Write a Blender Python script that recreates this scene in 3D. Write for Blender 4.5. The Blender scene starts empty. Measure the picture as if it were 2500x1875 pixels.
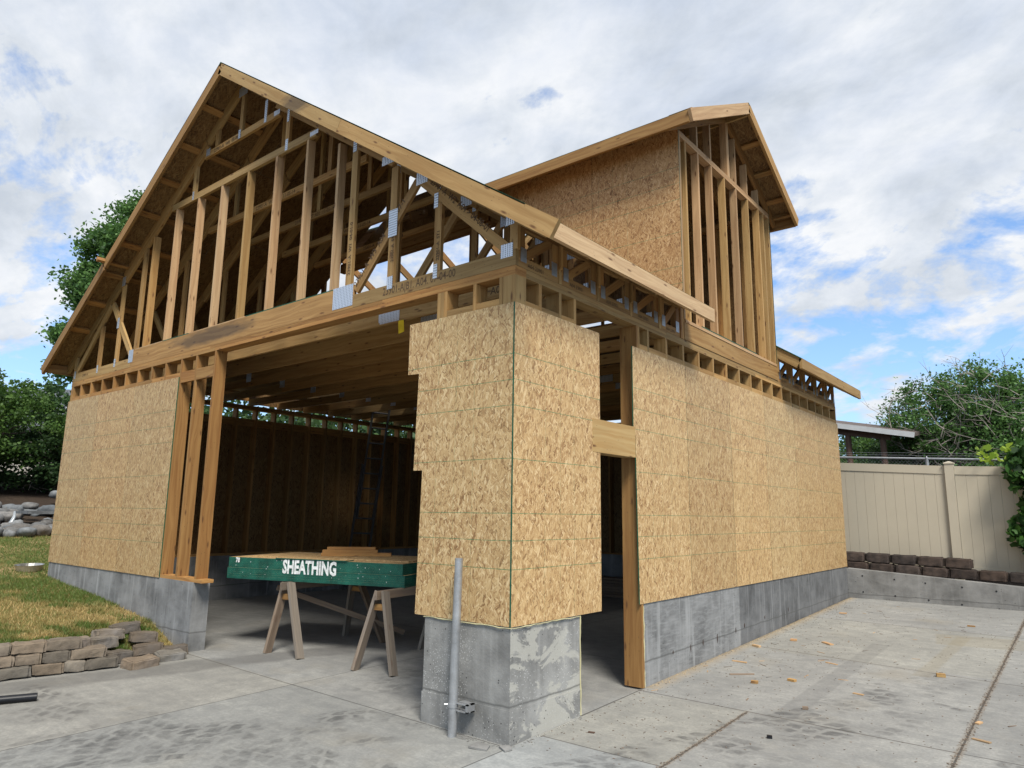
import bpy, math, random
import numpy as np
from mathutils import Vector, Matrix, Euler, noise as mnoise
random.seed(7)
RNG = np.random.default_rng(7)
scene = bpy.context.scene
COL = scene.collection
ZC = .80      # top of the concrete stem walls
INCH = .0254

# ------------------------------------------------------------------ materials
def new_mat(name):
    m = bpy.data.materials.new(name); m.use_nodes = True
    nt = m.node_tree; nt.nodes.clear()
    return m, nt
class NT:
    def __init__(s, nt): s.nt = nt
    def n(s, typ, **kw):
        nd = s.nt.nodes.new(typ)
        for k, v in kw.items(): setattr(nd, k, v)
        return nd
    def lk(s, a, b): s.nt.links.new(a, b)
    def setin(s, nd, key, v):
        if hasattr(v, 'links') or isinstance(v, bpy.types.NodeSocket): s.lk(v, nd.inputs[key])
        else: nd.inputs[key].default_value = v
    def math(s, op, a, b=0.0, c=None, clamp=False):
        nd = s.n('ShaderNodeMath', operation=op); nd.use_clamp = clamp
        s.setin(nd, 0, a); s.setin(nd, 1, b)
        if c is not None: s.setin(nd, 2, c)
        return nd.outputs[0]
    def vmath(s, op, a, b=(0, 0, 0)):
        nd = s.n('ShaderNodeVectorMath', operation=op); s.setin(nd, 0, a); s.setin(nd, 1, b); return nd.outputs[0]
    def mix(s, f, a, b, blend='MIX'):
        nd = s.n('ShaderNodeMix', data_type='RGBA', blend_type=blend); nd.clamp_factor = True
        s.setin(nd, 0, f); s.setin(nd, 6, a if not isinstance(a, tuple) or len(a) == 4 else a + (1,)); s.setin(nd, 7, b if not isinstance(b, tuple) or len(b) == 4 else b + (1,))
        return nd.outputs[2]
    def noise(s, vec, scale, detail=3, rough=.55, dist=0, out=0, typ='3D'):
        nd = s.n('ShaderNodeTexNoise', noise_dimensions=typ)
        s.lk(vec, nd.inputs['Vector']); nd.inputs['Scale'].default_value = scale; nd.inputs['Detail'].default_value = detail
        nd.inputs['Roughness'].default_value = rough; nd.inputs['Distortion'].default_value = dist
        return nd.outputs[out]
    def voro(s, vec, scale, feature='F1', out='Distance', rnd=1.0, typ='3D'):
        nd = s.n('ShaderNodeTexVoronoi', feature=feature, voronoi_dimensions=typ)
        s.lk(vec, nd.inputs['Vector']); nd.inputs['Scale'].default_value = scale; nd.inputs['Randomness'].default_value = rnd
        return nd.outputs[out]
    def ramp(s, f, *stops, interp='LINEAR'):
        nd = s.n('ShaderNodeValToRGB'); nd.color_ramp.interpolation = interp
        el = nd.color_ramp.elements
        while len(el) < len(stops): el.new(.5)
        for e, (p, c) in zip(el, stops):
            e.position = p; e.color = (c, c, c, 1) if isinstance(c, (int, float)) else tuple(c) + (1,)
        s.setin(nd, 0, f); return nd.outputs[0]
    def mapping(s, vec, scale=(1, 1, 1), rot=(0, 0, 0), loc=(0, 0, 0)):
        nd = s.n('ShaderNodeMapping'); s.lk(vec, nd.inputs[0])
        nd.inputs['Location'].default_value = loc; nd.inputs['Rotation'].default_value = rot; nd.inputs['Scale'].default_value = scale
        return nd.outputs[0]
    def sep(s, v):
        nd = s.n('ShaderNodeSeparateXYZ'); s.lk(v, nd.inputs[0]); return nd.outputs
    def comb(s, x, y, z=0.0):
        nd = s.n('ShaderNodeCombineXYZ'); s.setin(nd, 0, x); s.setin(nd, 1, y); s.setin(nd, 2, z); return nd.outputs[0]
    def uv(s, name='UVMap'):
        nd = s.n('ShaderNodeUVMap'); nd.uv_map = name; return nd.outputs[0]
    def attr(s, name):
        nd = s.n('ShaderNodeAttribute'); nd.attribute_name = name; return nd
    def obj(s): return s.n('ShaderNodeTexCoord').outputs['Object']
    def pos(s): return s.n('ShaderNodeNewGeometry').outputs['Position']
    def out(s, col, rough=.7, bump=None, bstr=.3, bdist=.01, metal=0, spec=.3, trans=None):
        b = s.n('ShaderNodeBsdfPrincipled'); s.setin(b, 'Base Color', col if not isinstance(col, tuple) or len(col) == 4 else col + (1,)); s.setin(b, 'Roughness', rough)
        b.inputs['Metallic'].default_value = metal; b.inputs['Specular IOR Level'].default_value = spec
        if bump is not None:
            bm = s.n('ShaderNodeBump'); s.lk(bump, bm.inputs['Height']); bm.inputs['Strength'].default_value = bstr; bm.inputs['Distance'].default_value = bdist
            s.lk(bm.outputs[0], b.inputs['Normal'])
        o = s.n('ShaderNodeOutputMaterial')
        if trans:
            t = s.n('ShaderNodeBsdfTranslucent'); s.setin(t, 'Color', trans[1]); mx = s.n('ShaderNodeMixShader'); mx.inputs[0].default_value = trans[0]
            s.lk(b.outputs[0], mx.inputs[1]); s.lk(t.outputs[0], mx.inputs[2]); s.lk(mx.outputs[0], o.inputs[0])
        else: s.lk(b.outputs[0], o.inputs[0])
        return b

def wood_mat(name, base, dark, tonevar=1.0, grey=0.0, stain=None):
    m, nt = new_mat(name); N = NT(nt)
    uv = N.uv(); tone = N.attr('tone')
    st = N.mapping(uv, scale=(.9, 26, 1)); dn = N.noise(N.mapping(uv, scale=(1.3, 6, 1)), 1.0, 2, out=1)
    st2 = N.vmath('ADD', st, N.vmath('MULTIPLY', dn, (.6, 3.5, 0)))
    g = N.noise(st2, 1.0, 4, .6)
    gf = N.ramp(g, (.38, 0.0), (.62, 1.0))
    c = N.mix(gf, dark, base)
    # broad blotches
    bl = N.noise(N.mapping(uv, scale=(2.2, 7, 1)), 1.0, 3)
    c = N.mix(N.ramp(bl, (.35, .0), (.7, .35)), c, tuple(x * .72 for x in base))
    # knots
    kv = N.mapping(uv, scale=(3.1, 11.5, 1)); kd = N.voro(kv, 1.0, rnd=.9, typ='2D')
    kc = N.sep(N.voro(kv, 1.0, out='Color', rnd=.9, typ='2D'))[0]
    kn = N.math('MULTIPLY', N.math('GREATER_THAN', kc, .70), N.ramp(N.math('ADD', kd, N.math('MULTIPLY', N.math('SUBTRACT', g, .5), .12)), (.05, 1.0), (.15, 0.0)))
    c = N.mix(N.math('MULTIPLY', kn, .85), c, (.12, .055, .025))
    # nail holes / specks
    sp = N.voro(N.mapping(uv, scale=(9, 30, 1)), 1.0, typ='2D'); sc = N.sep(N.voro(N.mapping(uv, scale=(9, 30, 1)), 1.0, out='Color', typ='2D'))[1]
    spm = N.math('MULTIPLY', N.math('GREATER_THAN', sc, .8), N.ramp(sp, (.05, 1.0), (.09, 0.0)))
    c = N.mix(N.math('MULTIPLY', spm, .6), c, (.06, .04, .03))
    if grey:
        gn = N.noise(N.mapping(uv, scale=(.8, 3, 1)), 1.3, 4)
        c = N.mix(N.ramp(gn, (.3, grey * .4), (.7, grey)), c, (.21, .20, .185))
    if stain:   # dark weather stain around a patch of this board only
        p = N.pos(); s3 = N.sep(p)
        dx = N.math('DIVIDE', N.math('SUBTRACT', s3[0], stain[0]), stain[1]); dz = N.math('DIVIDE', N.math('SUBTRACT', s3[2], stain[2]), stain[3])
        r = N.math('ADD', N.math('MULTIPLY', dx, dx), N.math('MULTIPLY', dz, dz))
        r = N.math('ADD', r, N.math('MULTIPLY', N.math('SUBTRACT', N.noise(N.mapping(p, scale=(2, 2, 9)), 1.2, 4), .5), 2.2))
        c = N.mix(N.ramp(r, (.2, .68), (1.2, 0.0)), c, (.055, .045, .038))
    mul = N.sep(tone.outputs['Color'])
    c = N.mix(1.0, c, N.comb(mul[0], mul[1], mul[2]), 'MULTIPLY')
    N.out(c, .72, g, .25, .003, spec=.25)
    return m

def osb_mat(name, tint=(1, 1, 1), lines=True, stamp=False, lay=6):
    m, nt = new_mat(name); N = NT(nt)
    uv = N.uv(); best = None; colr = None; edge = None
    angs = [1.52, 1.10, 2.02, .70, 1.74, 2.5, .15]
    for i in range(lay):
        v = N.mapping(uv, rot=(0, 0, angs[i] + 0), loc=(3.7 * i, 1.3 * i, 0))
        wob = N.vmath('MULTIPLY', N.vmath('SUBTRACT', N.noise(v, 30, 2, out=1), (.5, .5, .5)), (.006, .004, 0))
        v = N.mapping(N.vmath('ADD', v, wob), scale=((13, 62), (16, 80), (9, 40), (18, 66), (17, 110), (19, 76), (15, 66))[i] + (1,))
        c = N.voro(v, 1.0, out='Color', typ='2D'); cs = N.sep(c)
        d = N.voro(v, 1.0, out='Distance', typ='2D')
        pr = N.math('SUBTRACT', cs[0], N.math('MULTIPLY', N.ramp(d, (.28, 0.0), (.6, 1.0)), .55))
        val = N.math('ADD', N.math('MULTIPLY', cs[1], .8), N.math('MULTIPLY', N.ramp(d, (.0, .1), (.5, 0.0)), 1.0))
        if best is None: best, colr = pr, val
        else:
            g = N.math('GREATER_THAN', pr, best)
            mx = N.n('ShaderNodeMix', data_type='FLOAT'); N.lk(g, mx.inputs[0]); N.lk(colr, mx.inputs[2]); N.lk(val, mx.inputs[3]); colr = mx.outputs[0]
            best = N.math('MAXIMUM', best, pr)
    fine = N.noise(N.mapping(uv, scale=(60, 14, 1)), 2.0, 3)
    val = N.math('ADD', colr, N.math('MULTIPLY', N.math('SUBTRACT', fine, .5), .5))
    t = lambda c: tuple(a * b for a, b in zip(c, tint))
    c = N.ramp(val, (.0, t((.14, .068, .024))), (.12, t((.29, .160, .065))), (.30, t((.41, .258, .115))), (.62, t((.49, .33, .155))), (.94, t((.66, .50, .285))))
    gap = N.ramp(best, (.18, 1.0), (.40, 0.0))
    c = N.mix(N.math('MULTIPLY', gap, .62), c, t((.13, .07, .03)))
    big = N.noise(uv, 1.6, 3)
    c = N.mix(N.ramp(big, (.35, 0.0), (.75, .3)), c, t((.46, .33, .155)))
    if lines:
        l = N.uv('Loc'); ls = N.sep(l)
        wv = N.math('MULTIPLY', N.math('SUBTRACT', N.noise(l, 1.2, 1), .5), .015)
        acc = None
        for z in (.405, .612, .812, 1.219, 1.625, 1.826, 2.03):
            a = N.math('LESS_THAN', N.math('ABSOLUTE', N.math('SUBTRACT', N.math('ADD', ls[1], wv), z)), .0028)
            acc = a if acc is None else N.math('MAXIMUM', acc, a)
        br = N.noise(N.mapping(uv, scale=(20, 20, 1)), 1.5, 2)
        c = N.mix(N.math('MULTIPLY', acc, N.ramp(br, (.3, .35), (.6, .85))), c, (.05, .16, .07))
        acc = None
        for x in (.405, .612, .812):
            xm = N.math('MODULO', ls[0], 1.2195)
            a = N.math('LESS_THAN', N.math('ABSOLUTE', N.math('SUBTRACT', xm, x)), .0028)
            acc = a if acc is None else N.math('MAXIMUM', acc, a)
        c = N.mix(N.math('MULTIPLY', acc, N.ramp(br, (.35, .05), (.7, .5))), c, (.10, .20, .10))
    if stamp:   # dark printed blotches of the mill stamp
        l = N.uv('Loc'); b = N.n('ShaderNodeTexBrick'); N.lk(N.mapping(l, scale=(1, 1, 1)), b.inputs[0]); b.inputs['Scale'].default_value = 9; b.inputs['Mortar Size'].default_value = .03
    mul = N.sep(N.attr('tone').outputs['Color'])
    c = N.mix(1.0, c, N.comb(mul[0], mul[1], mul[2]), 'MULTIPLY')
    N.out(c, .55, N.math('ADD', best, N.math('MULTIPLY', fine, .3)), .35, .004, spec=.35)
    return m

def plain_mat(name, col, rough=.6, metal=0, nscale=6, namt=.25, bstr=.15, bdist=.003, spec=.3):
    m, nt = new_mat(name); N = NT(nt); o = N.obj()
    n = N.noise(o, nscale, 5, .6)
    c = N.mix(N.ramp(n, (.3, 0.0), (.7, 1.0)), tuple(x * (1 - namt) for x in col), tuple(min(1, x * (1 + namt * .6)) for x in col))
    N.out(c, rough, N.noise(o, nscale * 8, 3), bstr, bdist, metal, spec)
    return m

def conc_wall_mat(name, base=(.235, .24, .24), splash=False, patch=.0, streak=.6):
    m, nt = new_mat(name); N = NT(nt); p = N.pos()
    s3 = N.sep(p)
    n1 = N.noise(p, 2.3, 6, .62); c = N.mix(N.ramp(n1, (.36, 0.0), (.64, 1.0)), tuple(x * .66 for x in base), tuple(x * 1.28 for x in base))
    # vertical run-down streaks
    st = N.noise(N.mapping(p, scale=(14, 14, .7)), 1.0, 4, .6); c = N.mix(N.ramp(st, (.54, 0.0), (.68, streak)), c, tuple(min(1, x * 1.9) for x in base))
    st2 = N.noise(N.mapping(p, scale=(7, 7, .5), loc=(3, 1, 0)), 1.0, 4, .6); c = N.mix(N.ramp(st2, (.56, 0.0), (.8, .45)), c, tuple(x * .5 for x in base))
    # form-board texture and pour marks
    fb = N.noise(N.mapping(p, scale=(3, 3, 26)), 1.0, 4); c = N.mix(N.ramp(fb, (.60, 0.0), (.72, .25)), c, tuple(x * .55 for x in base))
    # old paste patches with sharp borders
    pt = N.noise(N.mapping(p, scale=(1.6, 1.6, 2.6), loc=(0, 0, .4)), 1.6, 7, .62, dist=.6)
    if patch: c = N.mix(N.math('MULTIPLY', N.ramp(pt, (.50, 0.0), (.53, patch)), N.math('GREATER_THAN', s3[0], -.013)), c, tuple(x * y for x, y in zip(base, (1.75, 1.72, 1.6))))
    else: c = N.mix(N.ramp(pt, (.5, 0.0), (.66, .4)), c, tuple(x * 1.5 for x in base))
    if name.startswith('stem'):
        far = N.math('MULTIPLY', N.math('GREATER_THAN', N.math('ADD', s3[1], N.math('MULTIPLY', N.noise(p, 4, 3), .1)), 4.35), N.math('GREATER_THAN', s3[0], -.3)); c = N.mix(far, c, N.mix(1.0, c, (.66, .66, .67, 1), 'MULTIPLY'))
        near = N.math('MULTIPLY', N.math('LESS_THAN', s3[1], 4.3), N.math('GREATER_THAN', s3[0], -.02)); c = N.mix(N.math('MULTIPLY', near, N.ramp(N.noise(N.mapping(p, scale=(6, 6, 40)), 1.0, 3), (.45, .0), (.7, .6))), c, tuple(x * 1.5 for x in base))
    # pits
    v = N.voro(p, 26); vc = N.sep(N.voro(p, 26, out='Color'))[0]
    pit = N.math('MULTIPLY', N.math('GREATER_THAN', vc, .78), N.ramp(v, (.10, 1.0), (.17, 0.0)))
    c = N.mix(pit, c, (.035, .035, .035))
    if splash:
        v2 = N.voro(p, 60); v2c = N.sep(N.voro(p, 60, out='Color'))[1]
        mk = N.noise(N.mapping(p, loc=(5, 5, 5)), 2.2, 2)
        sp = N.math('MULTIPLY', N.math('MULTIPLY', N.math('GREATER_THAN', v2c, .45), N.ramp(v2, (.18, 1.0), (.26, 0.0))), N.ramp(mk, (.45, 0.0), (.56, 1.0)))
        c = N.mix(N.math('MULTIPLY', sp, .8), c, (.55, .55, .53))
    # the cold joint a third of the way up
    jn = N.math('ADD', s3[2], N.math('MULTIPLY', N.math('SUBTRACT', N.noise(p, 5, 3), .5), .03))
    jd = N.math('ABSOLUTE', N.math('SUBTRACT', jn, N.math('ADD', .255, N.math('MULTIPLY', s3[1], .012))))
    c = N.mix(N.ramp(jd, (.0, .8), (.012, 0.0)), c, (.09, .09, .085))
    h = N.math('ADD', n1, N.math('MULTIPLY', N.noise(p, 60, 3), .35))
    N.out(c, .85, h, .5, .01, spec=.2)
    return m

def slab_mat():
    m, nt = new_mat('slab_concrete'); N = NT(nt); p = N.pos(); s3 = N.sep(p); x, y = s3[0], s3[1]
    n1 = N.noise(p, .9, 6, .6); n2 = N.noise(p, 6.5, 6, .65)
    c = N.mix(N.ramp(n1, (.34, 0.0), (.66, 1.0)), (.248, .246, .230), (.352, .348, .322))
    c = N.mix(N.ramp(n2, (.35, .5), (.62, 0.0)), c, (.165, .167, .163))
    n4 = N.noise(p, 45, 4, .7); c = N.mix(N.ramp(n4, (.42, .3), (.6, 0.0)), c, (.14, .14, .136))
    br = N.noise(N.mapping(p, scale=(1, 9, 1)), 2.2, 4); c = N.mix(N.ramp(br, (.4, .2), (.7, 0.0)), c, (.14, .142, .14))
    tan = N.noise(N.mapping(p, loc=(9, 2, 0)), 1.1, 4); c = N.mix(N.ramp(tan, (.58, 0.0), (.75, .35)), c, (.25, .22, .165))
    def segmask(ax, ay, bx, by, w, soft, amp=.0, ns=3):
        L = math.hypot(bx - ax, by - ay); ux, uy = (bx - ax) / L, (by - ay) / L
        rx = N.math('SUBTRACT', x, ax); ry = N.math('SUBTRACT', y, ay)
        u = N.math('ADD', N.math('MULTIPLY', rx, ux), N.math('MULTIPLY', ry, uy))
        v = N.math('ABSOLUTE', N.math('SUBTRACT', N.math('MULTIPLY', ry, ux), N.math('MULTIPLY', rx, uy)))
        uc = N.math('MAXIMUM', N.math('SUBTRACT', N.math('ABSOLUTE', N.math('SUBTRACT', u, L / 2)), L / 2), 0)
        dd = N.math('MAXIMUM', v, uc)
        if amp: dd = N.math('ADD', dd, N.math('MULTIPLY', N.math('SUBTRACT', N.noise(p, ns, 3), .5), amp))
        return N.ramp(N.math('DIVIDE', dd, w + soft), (w / (w + soft) * .999, 1.0), (1.0, 0.0)), u, v
    # muddy tyre prints: slanted lugs, clean grooves between them
    lug = None
    def prints(ax, ay, bx, by, w, flip, strength):
        nonlocal c
        L = math.hypot(bx - ax, by - ay); ux, uy = (bx - ax) / L, (by - ay) / L
        q = N.vmath('ADD', p, N.vmath('MULTIPLY', N.vmath('SUBTRACT', N.noise(p, 3.2, 3, out=1), (.5, .5, .5)), (.22, .22, 0)))
        q = N.vmath('ADD', q, N.vmath('MULTIPLY', N.vmath('SUBTRACT', N.noise(p, 14, 2, out=1), (.5, .5, .5)), (.05, .05, 0)))
        qs = N.sep(q); rx = N.math('SUBTRACT', qs[0], ax); ry = N.math('SUBTRACT', qs[1], ay)
        u = N.math('ADD', N.math('MULTIPLY', rx, ux), N.math('MULTIPLY', ry, uy))
        v = N.math('SUBTRACT', N.math('MULTIPLY', ry, ux), N.math('MULTIPLY', rx, uy)); av = N.math('ABSOLUTE', v)
        uc = N.math('MAXIMUM', N.math('SUBTRACT', N.math('ABSOLUTE', N.math('SUBTRACT', u, L / 2)), L / 2), 0)
        mk = N.ramp(N.math('DIVIDE', N.math('MAXIMUM', av, uc), w + .06), (w / (w + .06), 1.0), (1.0, 0.0))
        row = N.math('FLOOR', N.math('DIVIDE', v, .135))
        ph = N.math('ADD', N.math('ADD', N.math('DIVIDE', u, .155), N.math('MULTIPLY', row, .37)), N.math('MULTIPLY', v, flip * 6))
        bar = N.ramp(N.math('ABSOLUTE', N.math('SUBTRACT', N.math('FRACT', ph), .5)), (.27, 1.0), (.40, 0.0))
        fr = N.math('ABSOLUTE', N.math('SUBTRACT', N.math('FRACT', N.math('DIVIDE', v, .135)), .5)); bar = N.math('MULTIPLY', bar, N.ramp(fr, (.34, 1.0), (.46, 0.0)))
        bar = N.math('MULTIPLY', bar, N.ramp(N.noise(p, 9, 4, .65), (.36, .25), (.56, 1.0)))
        gate = N.ramp(N.noise(N.mapping(p, loc=(ax, by, 0)), 1.7, 4), (.45, 0.0), (.62, 1.0))
        mg = N.math('MULTIPLY', mk, gate)
        c = N.mix(N.math('MULTIPLY', mg, .22 * strength), c, (.12, .118, .112))
        c = N.mix(N.math('MULTIPLY', N.math('MULTIPLY', mg, bar), .82 * strength), c, (.08, .079, .077))
    prints(-3.9, -1.85, .6, -.95, .34, .5, .9)
    prints(-2.6, -2.5, -1.0, -.1, .40, -.5, 1.0)
    prints(-1.9, .5, -2.6, 2.0, .20, .4, .5)
    prints(.7, -.4, 1.9, 2.7, .38, .6, 1.0)
    prints(2.85, .6, 3.3, 3.0, .32, -.6, .9)
    prints(1.5, 2.5, 2.1, 3.9, .2, .5, .45)
    # smooth dark wet-looking sweep from the block edge into the garage
    mk, u, v = segmask(-4.35, -1.75, -3.55, 1.2, .17, .12, .25, 2.0)
    c = N.mix(N.math('MULTIPLY', mk, .5), c, (.09, .088, .086))
    # faint scraped band parallel to the wall
    mk, u, v = segmask(1.27, 1.9, 1.27, 5.2, .085, .02, .02); c = N.mix(N.math('MULTIPLY', mk, .30), c, (.12, .12, .118))
    for a in ((1.9, 4.0, 1.97, 6.25, .06), (2.05, 6.1, 2.4, 6.15, .33)):
        mk, u, v = segmask(*a[:4], a[4], .03, .05); c = N.mix(N.math('MULTIPLY', mk, .3), c, (.20, .17, .11))
    # sawdust close to the long wall and in the joints
    dw = N.math('ADD', x, N.math('MULTIPLY', N.noise(p, 8, 4), -.10))
    sd = N.math('MULTIPLY', N.ramp(dw, (.0, .45), (.12, 0.0)), N.math('GREATER_THAN', y, 1.97)); sd = N.math('MULTIPLY', sd, N.math('GREATER_THAN', x, -.02))
    c = N.mix(sd, c, (.33, .25, .15))
    # control joints, as (ax, ay, bx, by, half width, dirt)
    J = [(0, 1.86, 2.47, 1.78, .005, .5), (2.47, 1.78, 6, 1.78, .005, .2), (0.02, 4.36, 2.47, 4.08, .005, .9), (2.47, 4.08, 6, 4.06, .005, .4),
         (0.02, 6.76, 2.47, 6.68, .005, .7), (2.47, 6.68, 6, 6.68, .005, .3), (2.47, -3, 2.47, 9.1, .006, 3.2), (1.0, -.0, 1.0, 1.82, .006, 2.2),
         (0.0, .34, 6, .33, .004, .1), (0, -6, 0, -.05, .004, .1), (0, .9, 0, 1.95, .005, .3), (-4.6, -.03, -.05, -.01, .004, .1), (-2.57, -5, -2.57, 0, .004, .1),
         (-4.6, 3.0, -.2, 3.0, .004, 0), (-4.6, 6.0, -.2, 6.0, .004, 0), (-2.57, 0, -2.57, 9, .003, 0)]
    for ax, ay, bx, by, w, dirt in J:
        if dirt > .3:
            mk, u, v = segmask(ax, ay, bx, by, .003 + .0035 * dirt, .004 + .006 * dirt, .03, 22)
            c = N.mix(N.math('MULTIPLY', mk, min(.5, .3 + dirt * .07)), c, (.19, .155, .115))
        mk, u, v = segmask(ax, ay, bx, by, w, .003, .004, 14); c = N.mix(N.math('MULTIPLY', mk, .8), c, (.05, .047, .043))
    # each pour cured to its own tone
    for x0, x1, y0, y1, k_ in ((0, 1.0, .34, 1.82, (1.05, 1.04, 1.0)), (0, 9, -9, .33, (1.10, 1.14, 1.18)), (-2.57, 0, -9, 0, (.97, .98, .98)), (2.47, 9, 1.78, 4.08, (.95, .95, .95)), (0, 2.47, 4.2, 6.7, (1.05, 1.04, 1.0)), (-9, -2.57, -9, 0, (1.03, 1.01, .97))):
        a_ = N.math('MULTIPLY', N.math('MULTIPLY', N.math('GREATER_THAN', x, x0), N.math('LESS_THAN', x, x1)), N.math('MULTIPLY', N.math('GREATER_THAN', y, y0), N.math('LESS_THAN', y, y1)))
        c = N.mix(a_, c, N.mix(1.0, c, k_ + (1,), 'MULTIPLY'))
    # fine specks of dirt
    v = N.voro(p, 11); vc = N.sep(N.voro(p, 11, out='Color'))[0]
    pit = N.math('MULTIPLY', N.math('GREATER_THAN', vc, .70), N.ramp(v, (.035, 1.0), (.06, 0.0))); c = N.mix(N.math('MULTIPLY', pit, .75), c, (.10, .075, .05))
    N.out(c, .82, N.math('ADD', N.noise(p, 40, 4), n2), .22, .006, spec=.25)
    return m

def leaf_mat(name, a, b, tr=.3, scale=.8):
    m, nt = new_mat(name); N = NT(nt); t = N.sep(N.attr('tone').outputs['Color'])
    c = N.mix(t[0], a, b)
    c = N.mix(t[1], c, tuple(x * .55 for x in a))
    N.out(c, .55, None, trans=(tr, N.mix(.5, c, tuple(min(1, x * 1.8) for x in b))), spec=.25)
    return m

def plate_mat():
    m, nt = new_mat('galvanised_plate'); N = NT(nt); uv = N.uv('Loc')
    s = N.sep(uv); w = N.math('MULTIPLY', N.math('ABSOLUTE', N.math('SUBTRACT', N.math('FRACT', N.math('MULTIPLY', s[0], 42)), .5)), 2.0)
    w2 = N.math('FRACT', N.math('MULTIPLY', s[1], 60))
    slot = N.math('MULTIPLY', N.math('GREATER_THAN', w, .62), N.math('GREATER_THAN', w2, .3))
    c = N.mix(N.math('MULTIPLY', slot, .75), (.62, .66, .72), (.10, .11, .13))
    N.out(c, .38, w, .6, .004, metal=.55, spec=.5)
    return m

def stone_mat(name, cols):
    m, nt = new_mat(name); N = NT(nt); o = N.obj(); t = N.sep(N.attr('tone').outputs['Color'])
    n = N.noise(o, 7, 6, .65); c = N.mix(N.ramp(n, (.35, 0.0), (.65, 1.0)), cols[0], cols[1])
    n2 = N.noise(o, 3.0, 4); c = N.mix(N.ramp(n2, (.5, 0.0), (.7, .7)), c, cols[2])
    c = N.mix(1.0, c, N.comb(t[0], t[1], t[2]), 'MULTIPLY')
    N.out(c, .9, N.math('ADD', N.noise(o, 40, 6, .7), n), .45, .012, spec=.15)
    return m

def soil_mat(name, cols, sc=5):
    m, nt = new_mat(name); N = NT(nt); p = N.pos()
    n = N.noise(p, sc, 7, .7); c = N.mix(N.ramp(n, (.35, 0.0), (.65, 1.0)), cols[0], cols[1])
    n2 = N.noise(p, .7, 4); c = N.mix(N.ramp(n2, (.42, 0.0), (.58, 1.0)), c, cols[2])
    N.out(c, .95, N.noise(p, sc * 5, 5), .8, .03, spec=.1)
    return m

M = {}
M['lumber'] = wood_mat('framing_lumber', (0.443, 0.278, 0.111), (0.315, 0.176, 0.062))
M['lumber_warm'] = wood_mat('framing_lumber_warm', (0.400, 0.223, 0.078), (0.270, 0.131, 0.043))
M['lumber_pale'] = wood_mat('framing_lumber_pale', (0.543, 0.359, 0.191), (0.390, 0.233, 0.119))
M['lumber_stained'] = wood_mat('framing_lumber_weathered', (0.403, 0.238, 0.093), (0.267, 0.144, 0.051), stain=(-4.75, 1.1, 3.70, .13))
M['barge'] = wood_mat('barge_board_lumber', (0.460, 0.303, 0.130), (0.338, 0.202, 0.078), stain=(-2.75, .45, 5.85, .16))
M['old_wood'] = wood_mat('weathered_lumber', (.25, .17, .105), (.14, .09, .055), grey=.45)
M['old_grey'] = wood_mat('grey_weathered_lumber', (.25, .21, .165), (.15, .125, .095), grey=.6)
M['dark_post'] = wood_mat('dark_stained_post', (.14, .085, .06), (.08, .05, .038))
M['ply'] = wood_mat('plywood_face', (0.496, 0.352, 0.160), (0.416, 0.264, 0.104))
M['osb'] = osb_mat('osb_sheathing')
M['osb_shade'] = osb_mat('osb_sheathing_shaded', tint=(.97, .88, .82), lines=True)  # OSB copy with the tower side's shade put into its tint
M['osb_in'] = osb_mat('osb_shade_darkened', tint=(.42, .36, .28), lines=False, lay=5)  # OSB copy darkened: shade of the interior put into its tint
M['edge'] = plain_mat('green_edge_paint', (.015, .085, .045), .6, nscale=14, namt=.35)
M['greenstack'] = plain_mat('green_stack_paint', (.012, .095, .065), .6, nscale=9, namt=.45, bstr=.5)
M['plate'] = plate_mat()
M['ink'] = plain_mat('mill_ink', (.10, .06, .032), .8)
M['stencil'] = plain_mat('white_stencil_paint', (.72, .74, .72), .7, nscale=30, namt=.4)
M['conc'] = conc_wall_mat('stem_wall_concrete', (.195, .197, .195))
M['conc_pier'] = conc_wall_mat('pier_concrete', (.235, .233, .222), splash=True, patch=.75, streak=.15)
M['conc_ret'] = conc_wall_mat('retaining_wall_concrete', (.20, .197, .188), streak=.2)
M['slab'] = slab_mat()
M['rust'] = plain_mat('rust', (.045, .022, .014), .9)
M['foam'] = plain_mat('yellow_sill_foam', (.50, .46, .27), .8)
M['yellow'] = plain_mat('yellow_paper', (.80, .58, .02), .6)
M['galv'] = plain_mat('galvanised_steel', (.37, .38, .39), .42, metal=.55, nscale=10, namt=.3)
M['steel_dark'] = plain_mat('dull_ladder_metal', (.12, .115, .11), .5, metal=.3)
M['black'] = plain_mat('black_rubber', (.010, .011, .014), .45)
M['bowl'] = plain_mat('stainless_bowl', (.48, .47, .44), .3, metal=.8)
M['vinyl'] = plain_mat('tan_vinyl', (.47, .42, .325), .5, nscale=.8, namt=.08, bstr=.03)
M['shingle'] = plain_mat('brown_shingles', (.12, .095, .085), .9, nscale=20, namt=.5)
M['grey_roof'] = plain_mat('grey_shingles', (.10, .11, .125), .9, nscale=12, namt=.3)
M['white_trim'] = plain_mat('white_trim', (.50, .51, .51), .5, namt=.1)
M['siding'] = plain_mat('pale_siding', (.42, .40, .36), .7, namt=.1)
M['block'] = stone_mat('dark_block', [(.03, .025, .022), (.07, .052, .043), (.10, .075, .062)])
M['blocktop'] = stone_mat('dark_block', [(.03, .025, .022), (.07, .052, .043), (.10, .075, .062)])
M['stone'] = stone_mat('garden_wall_stone', [(.13, .108, .085), (.20, .165, .125), (.155, .145, .14)])
M['rock'] = stone_mat('pond_rock', [(.11, .11, .108), (.21, .207, .20), (.06, .06, .06)])
M['soil'] = soil_mat('dark_bark_soil', [(.035, .026, .02), (.07, .052, .038), (.05, .036, .028)], 9)
M['lawnbase'] = soil_mat('lawn_soil', [(.24, .17, .085), (.36, .26, .13), (.14, .14, .045)], 8)
M['shavings'] = plain_mat('wood_shaving', (.56, .42, .24), .8)
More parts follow.
